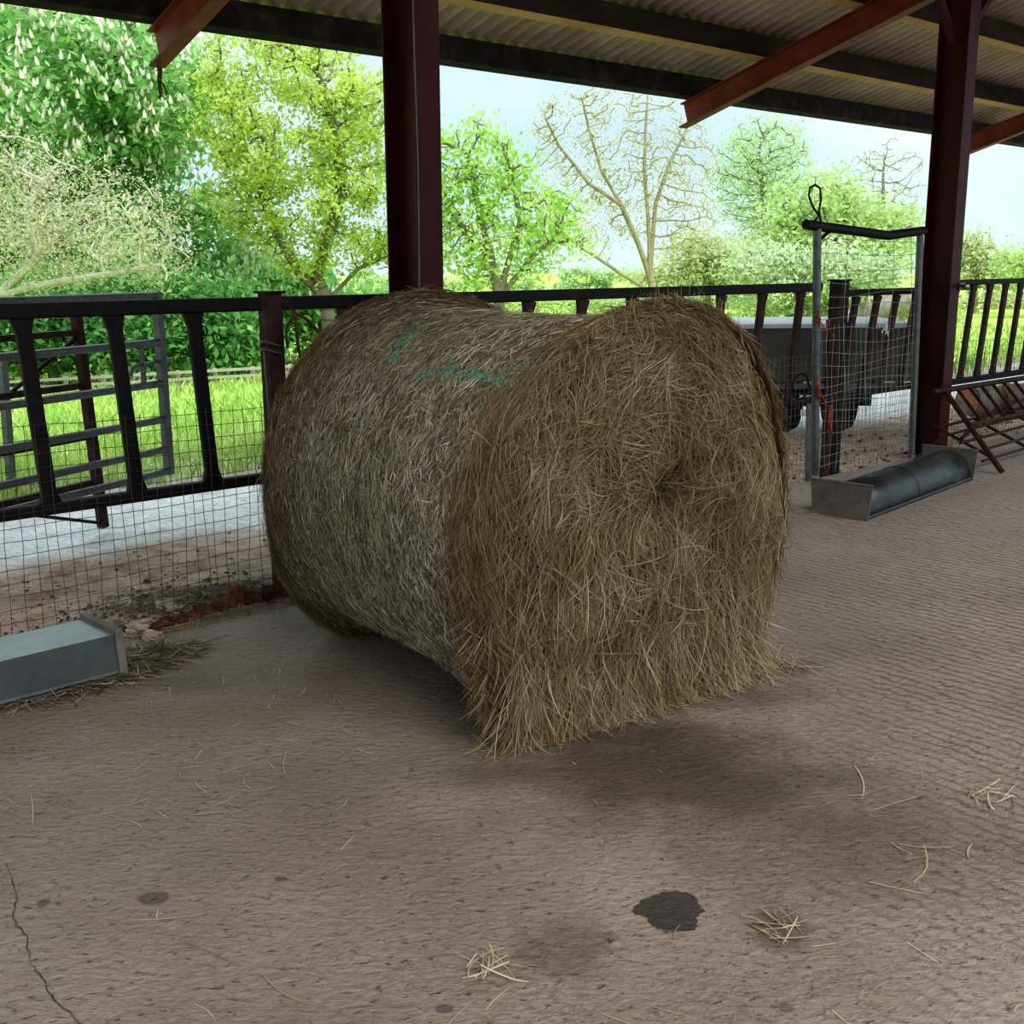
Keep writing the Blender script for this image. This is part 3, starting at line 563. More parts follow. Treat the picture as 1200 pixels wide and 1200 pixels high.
# ================================================================== FARM GATE AND BROWN HURDLE (left yard)
gd = np.array((sin(radians(23)), cos(radians(23)), 0)); e = at(191, 450, 7.0); e[2] = 0
t = thing('farm_gate', e, 'grey galvanised six bar farm gate standing open in the yard', 'gate')
def gz(y): return H+ray(191, y)[2]*7.0/ray(191, y)[1]
ys = [346, 401, 449, 491, 526, 552]
for y in ys:
    z = gz(y); MB().tube([e+Z3*z, e-gd*3.0+Z3*z], .023, 12).build('bar', M['galv'], t, smooth=True)
for d in (0, 1.5, 3.0): MB().beam(e-gd*d+Z3*(gz(556)), e-gd*d+Z3*gz(342), .05, .05, gd).build('upright', M['galv'], t, bevel=.004)
m = MB(); m.tube([e-gd*.22+Z3*gz(425), e+gd*.10+Z3*gz(422)], .011, 8); m.tube([e-gd*.22+Z3*gz(425), e-gd*.26+Z3*gz(428), e-gd*.28+Z3*gz(436)], .012, 8); m.build('latch', M['galv'], t, smooth=True)
MB().beam(e-gd*.17+Z3*gz(403), e-gd*.17+Z3*gz(449), .03, .012, gd).build('latch_plate', M['galv'], t)
f = gp(121, 618, 0); top = at(89, 368, f[1]-.02)
t = thing('brown_hurdle', f, 'rust brown leaning hurdle standing behind the grey farm gate', 'hurdle')
dl = unit(top-f)
MB().beam(f, top, .055, .05, gd).build('post', M['rust'], t, bevel=.004)
for y in (389, 449, 508, 562): k = (618-y)/(618-368); p = f+(top-f)*k; MB().beam(p, p-gd*2.4, .035, .035).build('rail', M['rust'], t)
p = f+(top-f)*.90; MB().tube([p, p-gd*.55-Z3*.28], .012, 8).build('brace', M['black'], t)
p = f+(top-f)*.02; MB().tube([p, p-gd*.6+Z3*.18], .010, 8).build('brace', M['black'], t)
MB().beam(f-gd*2.38, top-gd*2.38, .055, .05, gd).build('post', M['rust'], t, bevel=.004)
f2 = gp(15, 588); tp = at(2, 418, f2[1]); tag(MB().beam(f2-Z3*.03, tp, .05, .05, gd).build('yard_post', M['galv'], bevel=.004), 'thin grey metal post standing at the grass edge far left', 'post')
# paddock rail fence far left
t = thing('paddock_fence', fld(250, 27), 'pale wooden rail fence under the left trees', 'fence')
xs = np.linspace(-60, 560, 15)
for i, x in enumerate(xs):
    p = fld(x, 27); MB().box(p+Z3*.2, (.04, 0, 0), (0, .04, 0), Z3*.25).build('post', M['rail_wood'], t)
for dz in (.24, .40):
    m = MB()
    for i in range(len(xs)-1): m.beam(fld(xs[i], 26.9, dz), fld(xs[i+1], 26.9, dz), .04, .065)
    m.build('rail', M['rail_wood'], t)
# ================================================================== BRICK EDGE, CLODS
def lump(name, label, c, sx, sy, sz, rot, mat, cat, group, seed, sub=2, rough=.12):
    import bmesh
    rg = np.random.RandomState(seed); bm = bmesh.new(); bmesh.ops.create_cube(bm, size=1); bmesh.ops.subdivide_edges(bm, edges=bm.edges[:], cuts=3, use_grid_fill=True)
    for v in bm.verts:
        p = np.array(v.co); q = p/np.linalg.norm(p)*.62; p = p*.86+q*.14; p += rg.normal(0, rough*.42, 3); p += np.array((.5*abs(p[1]), 0, 0))*rg.normal(0, .1)
        v.co = (p[0]*sx, p[1]*sy, p[2]*sz)
    me = bpy.data.meshes.new(name); bm.to_mesh(me); bm.free(); me.materials.append(mat); o = bpy.data.objects.new(name, me); C.objects.link(o)
    o.location = tuple(c); o.rotation_euler = (rg.normal(0, .15), rg.normal(0, .15), rot); return tag(o, label, cat, group)
edge = [(185, 738, .11, .05), (205, 732, .12, .06), (222, 727, .13, .06), (240, 722, .14, .07), (258, 717, .10, .08), (268, 712, .08, .09), (281, 706, .07, .11), (297, 707, .13, .08), (316, 702, .15, .09), (333, 699, .12, .08)]
bl = ['smallest crumb of red brick at the left end of the broken floor edge', 'low red brick piece second from the left along the broken floor edge', 'red brick piece third from the left along the broken floor edge', 'long red brick in the middle of the broken floor edge',
      'red brick chunk just left of the upright brick in the broken floor edge', 'dark red brick leaning on the upright brick in the broken floor edge', 'bright red brick standing upright in the broken floor edge', 'brown red brick right of the upright brick in the floor edge',
      'dark brick second from the hay bale in the floor edge', 'dark brick tucked against the hay bale in the floor edge']
for i, (x, y, w, h) in enumerate(edge):
    c = gp(x, y); s, o = so(c); lump('broken_brick', bl[i], S(s, max(o, -.06), h*.22), w*.62, .07, h*(.75 if i != 6 else 1.), pi/2-AZ+random.uniform(-.35, .35), M['brick'] if i not in (5, 6) else M['brick_red'], 'brick', 'broken bricks along the floor edge', 30+i)
for i, (x, y, w, h, lab) in enumerate([(165, 738, .10, .05, 'pale rubble lump beside the end of the left trough'), (200, 716, .11, .05, 'pale rubble lump behind the broken brick edge'), (262, 690, .08, .06, 'pale rubble lump behind the upright red brick'), (178, 750, .07, .04, 'small pale stone in the straw by the left trough')]):
    lump('rubble_stone', lab, gp(x, y)+Z3*h*.3, w, w*.8, h, i, M['brick_pale'], 'stone', 'rubble by the floor edge', 60+i)
# loose muddy crumbs in the yard: uncountable
r = np.random.RandomState(5); n = 1700; V = []; Q = []
for i in range(n):
    s = r.uniform(-.5, 12); o = abs(r.normal(0, .7))+.02
    if s < 4.2 and r.rand() < .5: s, o = r.normal(2.1, .55), abs(r.normal(.25, .28))+.02
    w = r.uniform(.004, .016)*(2.0 if r.rand() < .10 else 1); c = S(s, o, zyard(s, o)+w*.15); b0 = len(V); ph = r.uniform(0, 6)
    ring = [c+np.array((cos(ph+a)*w*r.uniform(.6, 1.3), sin(ph+a)*w*r.uniform(.6, 1.3), -.3*w)) for a in (0, pi/2, pi, 3*pi/2)]; top = [c+(q-c)*.5+Z3*w*r.uniform(.3, .8) for q in ring]
    V += ring+top; Q += [(b0+j, b0+(j+1) % 4, b0+4+(j+1) % 4, b0+4+j) for j in range(4)]+[(b0+4, b0+5, b0+6, b0+7)]
tag(np_obj('mud_crumbs', V, Q, M['mud']), 'dark mud and manure crumbs scattered over the yard by the barrier', 'mud', kind='stuff')
# ================================================================== HAY BALE
AL = radians(34.7); AX = np.array((-sin(AL), cos(AL), 0)); WX = np.array((cos(AL), sin(AL), 0))
bo = gp(857, 800); fo = float(np.dot(bo, AX)); CW = 2.515; ZC = .70; WB = 1.45
# outline of the front face, (x across, z) from the centre
rawp = [(1.95, .045), (1.90, .317), (1.865, .547), (1.86, .683), (1.885, .84), (1.94, 1.018), (2.06, 1.135), (2.235, 1.262), (2.42, 1.370), (2.56, 1.415), (2.72, 1.43), (2.90, 1.39), (3.032, 1.293), (3.132, 1.15), (3.20, .956), (3.245, .725), (3.245, .526), (3.18, .335), (3.14, .172), (2.98, .01), (2.69, .0), (2.385, .0), (2.02, .0)]
pa = np.array([(atan2(z-ZC, x-CW) % (2*pi), hypot(x-CW, z-ZC)) for x, z in rawp]); pa = pa[np.argsort(pa[:, 0])]
def Rface(th): return np.interp(np.asarray(th) % (2*pi), np.concatenate([pa[-1:, 0]-2*pi, pa[:, 0], pa[:1, 0]+2*pi]), np.concatenate([pa[-1:, 1], pa[:, 1], pa[:1, 1]]))
def Rbody(th):
    th = np.asarray(th, float); ex = np.where((np.sin(th) < 0) & (np.cos(th) < 0), 2.75, 2.0); e_ = 1/((np.abs(np.cos(th))/.705)**ex+(np.abs(np.sin(th))/.70)**ex)**(1/ex)
    fl = np.where(np.sin(th) < -.2, (ZC-.012)/np.maximum(-np.sin(th), .05), 9.); return np.minimum(e_, fl)
def axial(d):   # (scale, weight of the face outline)
    d = np.asarray(d, float)
    sc = np.interp(d, [0, .04, .10, .15, .22, .65, 1.0, 1.20, 1.28, 1.33, 1.40, WB], [.955, .985, .99, .972, .952, .945, .955, .965, 1.02, 1.05, 1.05, .99])
    wt = np.interp(d, [0, .10, .30, .5], [1, 1, .15, 0]); return sc, wt
def bale_pt(d, th, lift=0.):
    sc, wt = axial(d); R_ = sc*(Rface(th)*wt+Rbody(th)*(1-wt))+lift
    x = CW-.03*np.clip(d/.4, 0, 1)+R_*np.cos(th); z = np.maximum(ZC+R_*np.sin(th), .006)
    return WX*x[..., None]+AX*(fo+d)[..., None]+Z3*z[..., None]
ctr = WX*CW+AX*(fo+WB/2); ctr[2] = 0
bale = thing('round_hay_bale', ctr, 'large round hay bale in net wrap on the concrete floor', 'hay bale')
def tob(V): return np.asarray(V)-ctr
def vnoise(P_, sc=1., seed=0):
    r = np.random.RandomState(seed); out = 0
    for k in range(6):
        d = r.normal(0, 1, 3); out = out+np.sin(P_ @ (d*sc*(1+.5*k))+r.uniform(0, 6))/6
    return out
# side body
na, ndv = 220, 90; th = np.linspace(0, 2*pi, na, endpoint=False); dd = np.linspace(.02, WB-.01, ndv); T_, D_ = np.meshgrid(th, dd)
pt = bale_pt(D_.ravel(), T_.ravel()); pt = bale_pt(D_.ravel(), T_.ravel(), .006*vnoise(pt, 14, 1)+.004*vnoise(pt, 40, 2))
idx = np.arange(na*ndv).reshape(ndv, na); Q = np.stack([idx[:-1], np.roll(idx, -1, 1)[:-1], np.roll(idx, -1, 1)[1:], idx[1:]], 2).reshape(-1, 4)
np_obj('wrapped_side', tob(pt), Q, M['hay_side_base'], bale, smooth=True)
# end faces
def facez(q, th):   # bulge of the front face, negative = towards the viewer
    return -.05*(1-q**2)+.11*np.exp(-((q*np.cos(th)-.06)/.10)**2-((q*np.sin(th)-.06)/.16)**2)+.02*np.sin(7*q+th*2)+.045*np.clip(q-.85, 0, 1)/.15
def face_pt(q, th, out=0.):
    sc, wt = axial(np.zeros_like(th)); R_ = .985*Rface(th)*q; x = CW+R_*np.cos(th); z = np.maximum(ZC+R_*np.sin(th), .006)
    return WX*x[..., None]+AX*(fo+facez(q, th)-out)[..., None]+Z3*z[..., None]
qq = np.linspace(0, 1, 50); T_, Q_ = np.meshgrid(th, qq); pt = face_pt(Q_.ravel(), T_.ravel()); pt = pt+AX*(.018*vnoise(pt, 9, 3)+.012*vnoise(pt, 28, 4))[:, None]
idx = np.arange(na*50).reshape(50, na); Q = np.stack([idx[:-1], np.roll(idx, -1, 1)[:-1], np.roll(idx, -1, 1)[1:], idx[1:]], 2).reshape(-1, 4)
np_obj('hay_face', tob(pt), Q, M['hay_base'], bale, smooth=True)
scb, _ = axial(np.array([WB])); Rb = Rbody(T_.ravel())*Q_.ravel()*.95
pt = WX*(CW+Rb*np.cos(T_.ravel()))[:, None]+AX*(fo+WB-.01+.04*(1-Q_.ravel()**2))[:, None]+Z3*np.maximum(ZC+Rb*np.sin(T_.ravel()), .006)[:, None]
np_obj('hay_face', tob(pt), Q[:, ::-1], M['hay_base'], bale, smooth=True)
def finish(name, Pp, w, nr, mat, rv, label=None):
    Pp[:, :, 2] = np.maximum(Pp[:, :, 2], .003); V, Q = ribbons(Pp, w, nr); o = np_obj(name, tob(V), Q, mat, bale, rep(rv, Pp.shape[1])); o['kind'] = 'stuff'
    if label: o['label'] = label
# front face strands
r = np.random.RandomState(11); n = 62000; k = 6
q = np.sqrt(r.uniform(0, 1, n))*1.0; th_ = r.uniform(0, 2*pi, n); p0 = face_pt(q, th_)
rad = WX*np.cos(th_)[:, None]+Z3*np.sin(th_)[:, None]; tan_ = -WX*np.sin(th_)[:, None]+Z3*np.cos(th_)[:, None]
cl_ = vnoise(p0, 6, 9)*3.2                       # tufts share a direction
edge_ = np.clip((q-.45)/.5, 0, 1)
ang = r.normal(0, .38, n)+(cl_*.8+r.normal(0, .35, n))*(1-.8*edge_)+.12
low = np.clip((.80-p0[:, 2])/.6, 0, 1)
p0 = p0-AX*(np.clip(vnoise(p0, 11, 41)+.6*vnoise(p0, 23, 42), -1, 1)*.022)[:, None]           # hanging hay in the lower half
d = tan_*np.cos(ang)[:, None]+rad*np.sin(ang)[:, None]
hang = np.stack([r.normal(0, .35, n)]*3, 1)*WX+(-Z3)+WX*((p0 @ WX-CW)*.55)[:, None]*np.ones((1, 1))
sel = r.uniform(0, 1, n) < (.10+.72*low**1.3); d = np.where(sel[:, None], unit(hang), d)
L = r.uniform(.06, .24, n)*np.where(sel, 1.2, 1.)*(1-.45*edge_*(~sel)); L = np.where((p0[:, 2] > 1.0) & (q > .8), L*.7, L); out = r.exponential(.012, n)+.002
t_ = np.linspace(0, 1, k); bend = r.normal(0, .22, n); side = np.cross(d, AX)
Pp = p0[:, None, :]-AX*out[:, None, None]+d[:, None, :]*(L[:, None]*(t_-.5))[:, :, None]+side[:, None, :]*((bend*L)[:, None]*((t_-.5)**2*2))[:, :, None]
lift = r.normal(.0, .06, n)+(r.rand(n) < .08)*r.uniform(0, .35, n); Pp = Pp-AX*((lift*L)[:, None]*t_)[:, :, None]-AX*(.03*np.sin(pi*t_)[None, :]*L[:, None])[:, :, None]
droop = r.uniform(0, .15, n); Pp[:, :, 2] -= (droop*L)[:, None]*t_**2
# follow the bulge near the outline
xr = Pp @ WX-CW; zr = Pp[:, :, 2]-ZC; tt = np.arctan2(zr, xr); rr = np.hypot(xr, zr)/(.985*Rface(tt)); fl = facez(np.clip(rr, 0, 1), tt); f0 = facez(q, th_)
Pp = Pp+AX*(fl-f0[:, None])[:, :, None]
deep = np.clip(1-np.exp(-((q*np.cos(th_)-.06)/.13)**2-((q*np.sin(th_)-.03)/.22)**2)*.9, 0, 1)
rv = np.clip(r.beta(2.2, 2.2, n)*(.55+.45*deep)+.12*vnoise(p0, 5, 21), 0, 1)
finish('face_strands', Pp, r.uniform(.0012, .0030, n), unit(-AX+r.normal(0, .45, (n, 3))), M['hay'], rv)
# front rim strands: wrap over the edge
n = 34000; th_ = r.uniform(0, 2*pi, n); d_ = np.abs(r.normal(0, .075, n)); back = np.arange(n) % 2 == 0
dpos = np.where(back, WB-np.abs(r.normal(.02, .085, n)), d_-.01)
dpos = np.clip(dpos, 0, WB); p0 = bale_pt(dpos, th_, r.exponential(.006, n)); rad = WX*np.cos(th_)[:, None]+Z3*np.sin(th_)[:, None]; tan_ = -WX*np.sin(th_)[:, None]+Z3*np.cos(th_)[:, None]
ang = r.normal(0, .42, n); d = tan_*np.cos(ang)[:, None]+AX*np.sin(ang)[:, None]*np.where(r.rand(n) < .5, 1, -1)[:, None]
d = d*np.where((np.cos(th_) > 0), -1, 1)[:, None]; fuzz = (r.rand(n) < .07)*r.uniform(.1, .6, n); d = unit(d+rad*(fuzz+r.normal(0, .06, n))[:, None])
L = r.uniform(.06, .22, n)*np.where(fuzz > 0, .6, 1)
Pp = p0[:, None, :]+d[:, None, :]*(L[:, None]*(t_-.4))[:, :, None]
Pp -= rad[:, None, :]*((L**2/.7)[:, None]*(t_-.4)**2*.5)[:, :, None]; Pp[:, :, 2] -= (L*.12)[:, None]*t_**2
finish('rim_strands', Pp, r.uniform(.0012, .0028, n), unit(rad+r.normal(0, .45, (n, 3))-AX*.4*np.where(back, -1, 1)[:, None]), M['hay_rim'], np.clip(r.beta(2, 2, n), 0, 1), 'browner loose hay fraying over the bale edges')
# skirt of hay hanging to the floor at the front
n = 5200; x = r.uniform(-.55, .50, n); z0 = r.uniform(.02, .36, n)*np.where(x < -.55, 1.2, 1); p0 = WX*(CW+x)[:, None]+AX*(fo-.015-r.uniform(0, .05, n))[:, None]+Z3*z0[:, None]
out = r.uniform(-.03, .03, n)*np.clip(1.2-z0, .3, 1)+(r.rand(n) < .05)*r.uniform(0, .1, n); lat = r.normal(0, .085, n)+np.clip(x, -.2, 1)*.10+.05; dz = np.minimum(z0+r.uniform(-.01, .02, n), r.uniform(.12, .36, n))
Pp = p0[:, None, :]-AX*(out[:, None]*t_**1.6)[:, :, None]+WX*(lat[:, None]*t_)[:, :, None]-Z3*((dz[:, None])*t_**.9)[:, :, None]
Pp += WX*(r.normal(0, .012, n)[:, None]*np.sin(pi*t_))[:, :, None]
finish('hanging_strands', Pp, r.uniform(.0013, .0032, n), unit(-AX+r.normal(0, .4, (n, 3))), M['hay'], np.clip(r.beta(2.4, 1.8, n), 0, 1), 'pale hay hanging down to the floor under the front face')
# side strands under the net
n = 60000; th_ = r.uniform(-.35*pi, 1.35*pi, n); dpos = r.uniform(.06, WB-.05, n); p0 = bale_pt(dpos, th_, r.exponential(.003, n))
rad = WX*np.cos(th_)[:, None]+Z3*np.sin(th_)[:, None]; tan_ = -WX*np.sin(th_)[:, None]+Z3*np.cos(th_)[:, None]
ang = r.normal(0, .62, n); d = tan_*np.cos(ang)[:, None]+AX*np.sin(ang)[:, None]; L = r.uniform(.02, .085, n); k = 4; t_ = np.linspace(0, 1, k)
lift = (r.rand(n) < .05)*r.uniform(.1, .9, n); d = unit(d+rad*lift[:, None]); b_ = r.normal(0, .25, n)
Pp = p0[:, None, :]+d[:, None, :]*(L[:, None]*(t_-.5))[:, :, None]-rad[:, None, :]*((L**2/.68)[:, None]*(t_-.5)**2*.5)[:, :, None]+AX*((b_*L)[:, None]*(t_-.5)**2*2)[:, :, None]
finish('side_strands', Pp, r.uniform(.0014, .0032, n), unit(rad+r.normal(0, .5, (n, 3))), M['hay_side'], np.clip(r.beta(1.1, 1.2, n)+.15*vnoise(p0, 5, 33), 0, 1))
# net wrap: rings and zigzags pressed on the side
def net(name, paths, w, mat, rvs):
    k = len(paths[0]); A_ = np.array(paths); n = len(A_); pts = bale_pt(A_[:, :, 0].ravel(), A_[:, :, 1].ravel(), .009+0*A_[:, :, 0].ravel()+.003*np.random.RandomState(3).normal(0, 1, A_[:, :, 0].size)).reshape(n, k, 3)
    nr = WX*np.cos(A_[:, k//2, 1])[:, None]+Z3*np.sin(A_[:, k//2, 1])[:, None]
    V, Q = ribbons(pts, w, unit(nr)); o = np_obj(name, tob(V), Q, mat, bale, rep(rvs, k)); return o
paths = []; r = np.random.RandomState(17)
for i in range(40):
    d0_ = .17+(WB-.30)*i/39
    for j in range(36): 
        a = -.3*pi+1.6*pi*j/36; k = 7; tt = np.linspace(a, a+1.6*pi/36, k)
        if r.rand() < .75: paths.append(np.stack([d0_+.004*np.sin(tt*9+i)+.002*r.normal(0, 1, k), tt], 1))
for i in range(39):
    d0_ = .17+(WB-.30)*i/39
    for j in range(60):
        a = -.3*pi+1.6*pi*j/60
        if r.rand() < .5: paths.append(np.stack([d0_+(WB-.30)/39*(np.linspace(0, 1, 7) if j % 2 else np.linspace(1, 0, 7)), np.linspace(a, a+1.6*pi/60, 7)], 1))
o = net('net_wrap', paths, r.uniform(.0009, .0019, len(paths)), M['net'], r.uniform(0, 1, len(paths))); o['kind'] = 'stuff'; o['label'] = 'thin pale netting wound round the bale side'
paths = []
# mint green netting showing through, near the top
gd_, gt_ = np.meshgrid(np.linspace(.1, WB-.1, 120), np.linspace(.25*pi, 1.2*pi, 200)); gpt = bale_pt(gd_.ravel(), gt_.ravel())-Z3*H
gdep = gpt[:, 1]*cp-gpt[:, 2]*sp_; gx = 600+gpt[:, 0]*F/gdep; gy = 600-(gpt[:, 1]*sp_+gpt[:, 2]*cp)*F/gdep
for (px, py, ds, ts, n, ori) in ((478, 400, .025, .05, 70, .3), (466, 418, .02, .03, 26, .3), (502, 438, .02, .025, 24, .6), (530, 434, .03, .025, 40, .5), (560, 440, .05, .02, 34, .8), (585, 446, .05, .02, 26, .8), (640, 412, .03, .04, 36, .3), (665, 398, .03, .04, 26, .3), (490, 380, .02, .05, 18, .3), (615, 432, .04, .03, 20, .5)):
    j = int(np.argmin((gx-px)**2+(gy-py)**2)); dc, tc = gd_.ravel()[j], gt_.ravel()[j]
    for i in range(n):
        a = r.normal(tc, ts); d0_ = r.normal(dc, ds); l_ = r.uniform(.02, .09); sl = r.normal(0, .02); paths.append(np.stack([np.clip(d0_+sl*np.linspace(-1, 1, 7)+.005*r.normal(0, 1, 7), .05, WB-.05), a+l_*np.linspace(-.5, .5, 7)], 1))
o = net('green_netting', paths, r.uniform(.0012, .0034, len(paths)), M['net_green'], r.uniform(0, 1, len(paths))); o['kind'] = 'stuff'; o['label'] = 'mint green shreds of netting near the top'
# ================================================================== LOOSE STRAW
def clump(label, px, py, rad, n, seed, mat='straw', **k):
    o = straw_pile('straw_clump', gp(px, py), rad, n, M[mat], None, seed=seed, **k); return tag(o, label, 'straw', 'straw clumps on the floor')
clump('small straw clump with a brown stain at the bottom centre of the floor', 573, 1137, .055, 26, 1, lmin=.04, lmax=.12, zmax=.035, w=.0035, flat=.25)
clump('straw clump on a dark smear right of the round oil stain', 917, 1090, .06, 22, 2, lmin=.04, lmax=.13, zmax=.015, w=.0035)
clump('straw clump nearest the right edge of the floor', 1160, 935, .07, 24, 3, lmin=.05, lmax=.15, zmax=.03, w=.0035)
clump('few bent straws on the floor below the right edge clump', 1080, 995, .12, 7, 4, lmin=.05, lmax=.18, zmax=.01, w=.004)
clump('thin wisp of straw in the left middle of the floor', 250, 939, .09, 8, 5, lmin=.05, lmax=.16, zmax=.008, w=.004)
clump('trampled straw heap beside the end of the left trough', 176, 772, .22, 420, 6, 'straw_dark', lmin=.06, lmax=.24, zmax=.05, w=.004, ell=(1.1, .6), rot=pi/2-AZ)
clump('strip of trampled straw along the front of the left trough', 72, 812, .42, 420, 7, 'straw_dark', lmin=.06, lmax=.24, zmax=.025, w=.004, ell=(1, .2), rot=pi/2-AZ)
clump('fringe of straw along the broken brick edge', 262, 722, .45, 420, 8, 'straw', lmin=.04, lmax=.16, zmax=.02, w=.0035, ell=(1.3, .14), rot=pi/2-AZ)
clump('wisps of hay dropped at the right foot of the bale', 905, 785, .16, 60, 9, 'straw', lmin=.08, lmax=.3, zmax=.02, w=.0038, ell=(1.2, .6), rot=.5)
clump('wisps of hay dropped at the left front foot of the bale', 605, 868, .14, 50, 10, 'straw', lmin=.05, lmax=.2, zmax=.02, w=.0035, ell=(1.2, .5), rot=.5)
clump('straw scatter on the floor between bale and right trough', 930, 605, .35, 160, 12, 'straw', lmin=.05, lmax=.2, zmax=.02, w=.004, ell=(1.2, .5), rot=.7)
clump('dark straw scrap hanging under the left side of the bale', 545, 812, .10, 40, 13, 'straw_dark', lmin=.05, lmax=.15, zmax=.06, w=.0035)
# single loose strands over the floor
r = np.random.RandomState(23); n = 420; P0 = []
for i in range(n):
    c = r.rand()
    if c < .34: x, y = r.uniform(0, 420), r.uniform(800, 960)
    elif c < .62: x, y = r.uniform(150, 400), r.uniform(730, 830)
    elif c < .78: x, y = r.uniform(930, 1200), r.uniform(560, 720)
    else: x, y = r.uniform(0, 1250), r.uniform(820, 1250)
    P0.append(gp(x, y))
P0 = np.array(P0)+Z3*.004; k = 6; t_ = np.linspace(-.5, .5, k); th_ = r.uniform(0, 2*pi, n); L = r.uniform(.015, .10, n)+(r.rand(n) < .12)*r.uniform(.05, .15, n); b_ = r.normal(0, .12, n)
d = np.stack([np.cos(th_), np.sin(th_), 0*th_], 1); sd2 = np.stack([-np.sin(th_), np.cos(th_), 0*th_], 1)
Pp = P0[:, None, :]+d[:, None, :]*(L[:, None]*t_)[:, :, None]+sd2[:, None, :]*((b_*L)[:, None]*t_**2*2)[:, :, None]
V, Q = ribbons(Pp, r.uniform(.0015, .0034, n), np.tile(Z3, (n, 1))); tag(np_obj('loose_straw', V, Q, M['straw'], None, rep(r.uniform(0, 1, n), k)), 'single loose straws strewn over the concrete floor', 'straw', kind='stuff')
# straw trodden into the yard
n = 9000; s_ = np.where(r.rand(n) < .6, r.uniform(-.8, 4.2, n), r.uniform(4, 11, n)); o_ = np.abs(r.normal(0, .7, n))+.03; P0 = np.array([S(a, b, zyard(a, b)+.006) for a, b in zip(s_, o_)])
th_ = r.uniform(0, 2*pi, n); L = r.uniform(.02, .13, n); b_ = r.normal(0, .3, n); d = np.stack([np.cos(th_), np.sin(th_), r.normal(0, .1, n)], 1); sd2 = np.stack([-np.sin(th_), np.cos(th_), 0*th_], 1)
Pp = P0[:, None, :]+d[:, None, :]*(L[:, None]*t_)[:, :, None]+sd2[:, None, :]*((b_*L)[:, None]*t_**2*2)[:, :, None]
V, Q = ribbons(Pp, r.uniform(.002, .004, n), unit(np.array((0, 0, 1.))+r.normal(0, .3, (n, 3)))); tag(np_obj('yard_straw', V, Q, M['straw'], None, rep(r.uniform(0, 1, n), k)), 'straw trodden into the muddy yard outside the barrier', 'straw', kind='stuff')
# ================================================================== GRASS
r = np.random.RandomState(31); P0 = []; n = 60000
d_ = 6.5/np.maximum(r.uniform(.12, 1, n), .01); an = r.uniform(-.52, .47, n)
for a, dd_ in zip(an, d_):
    p = np.array((dd_*sin(a), dd_*cos(a), 0)); s, o = so(p)
    if o < 3.15+.25*sin(s*2.3)*sin(s*.9): continue
    if o > 45: continue
    p[2] = zfield(o)-.01; P0.append(p)
P0 = np.array(P0); n = len(P0); k = 4; t_ = np.linspace(0, 1, k); hgt = r.uniform(.08, .24, n)*(1+.5*vnoise(P0, .8, 3)); th_ = r.uniform(0, 2*pi, n); ln = r.uniform(.1, .7, n)*hgt
d = np.stack([np.cos(th_), np.sin(th_), 0*th_], 1); Pp = P0[:, None, :]+Z3*(hgt[:, None]*t_)[:, :, None]+d[:, None, :]*(ln[:, None]*t_**2)[:, :, None]
dist = np.linalg.norm(P0, axis=1); V, Q = ribbons(Pp, .0012*dist, unit(np.array((0, -1., .3))+r.normal(0, .5, (n, 3))))
tag(np_obj('meadow_grass', V, Q, M['grass'], None, rep(np.clip(r.uniform(0, 1, n)*.7+.3*(vnoise(P0, .5, 8)+.5), 0, 1), k)), 'tall green meadow grass beyond the yard', 'grass', kind='stuff')
# ================================================================== TREES
def grow(base, trunk, blobs, natt, di, dk, step, rg, maxit=160):
    att = []
    tot = sum(b[3]*b[4]*b[5] for b in blobs)
    for (cx, cy, cz, rx, ry, rz) in blobs:
        m = max(12, int(natt*rx*ry*rz/tot)); v = unit(rg.normal(0, 1, (m, 3)))*(rg.uniform(.15, 1, (m, 1))**.45); att.append(v*np.array((rx, ry, rz))+np.array((cx, cy, cz)))
    att = np.concatenate(att)
    nodes = [np.array(p, float) for p in trunk[0]]; par = list(range(-1, len(nodes)-1))
    for br in trunk[1:]:
        j = int(np.argmin([np.linalg.norm(q-np.array(br[0])) for q in nodes]))
        for p in br[1:]: nodes.append(np.array(p, float)); par.append(j); j = len(nodes)-1
    for it in range(maxit):
        if len(att) == 0: break
        Nn = np.array(nodes); D2 = ((att[:, None, :]-Nn[None])**2).sum(2); near = D2.argmin(1); dmin = np.sqrt(D2[np.arange(len(att)), near])
        keep = dmin > dk; att = att[keep]; near = near[keep]; dmin = dmin[keep]
        act = dmin < di
        if not act.any():
            if len(att) == 0: break
            j = near[dmin.argmin()]; v = unit(att[dmin.argmin()]-Nn[j]); nodes.append(Nn[j]+v*step); par.append(int(j)); continue
        G_ = np.zeros_like(Nn); v = unit(att[act]-Nn[near[act]]); np.add.at(G_, near[act], v); hit = np.unique(near[act])
        for j in hit:
            g = G_[j]; l = np.linalg.norm(g)
            if l < 1e-3: continue
            nodes.append(Nn[j]+unit(g/l+rg.normal(0, .18, 3))*step); par.append(int(j))
        if len(nodes) > 3500: break
    return np.array(nodes), np.array(par)
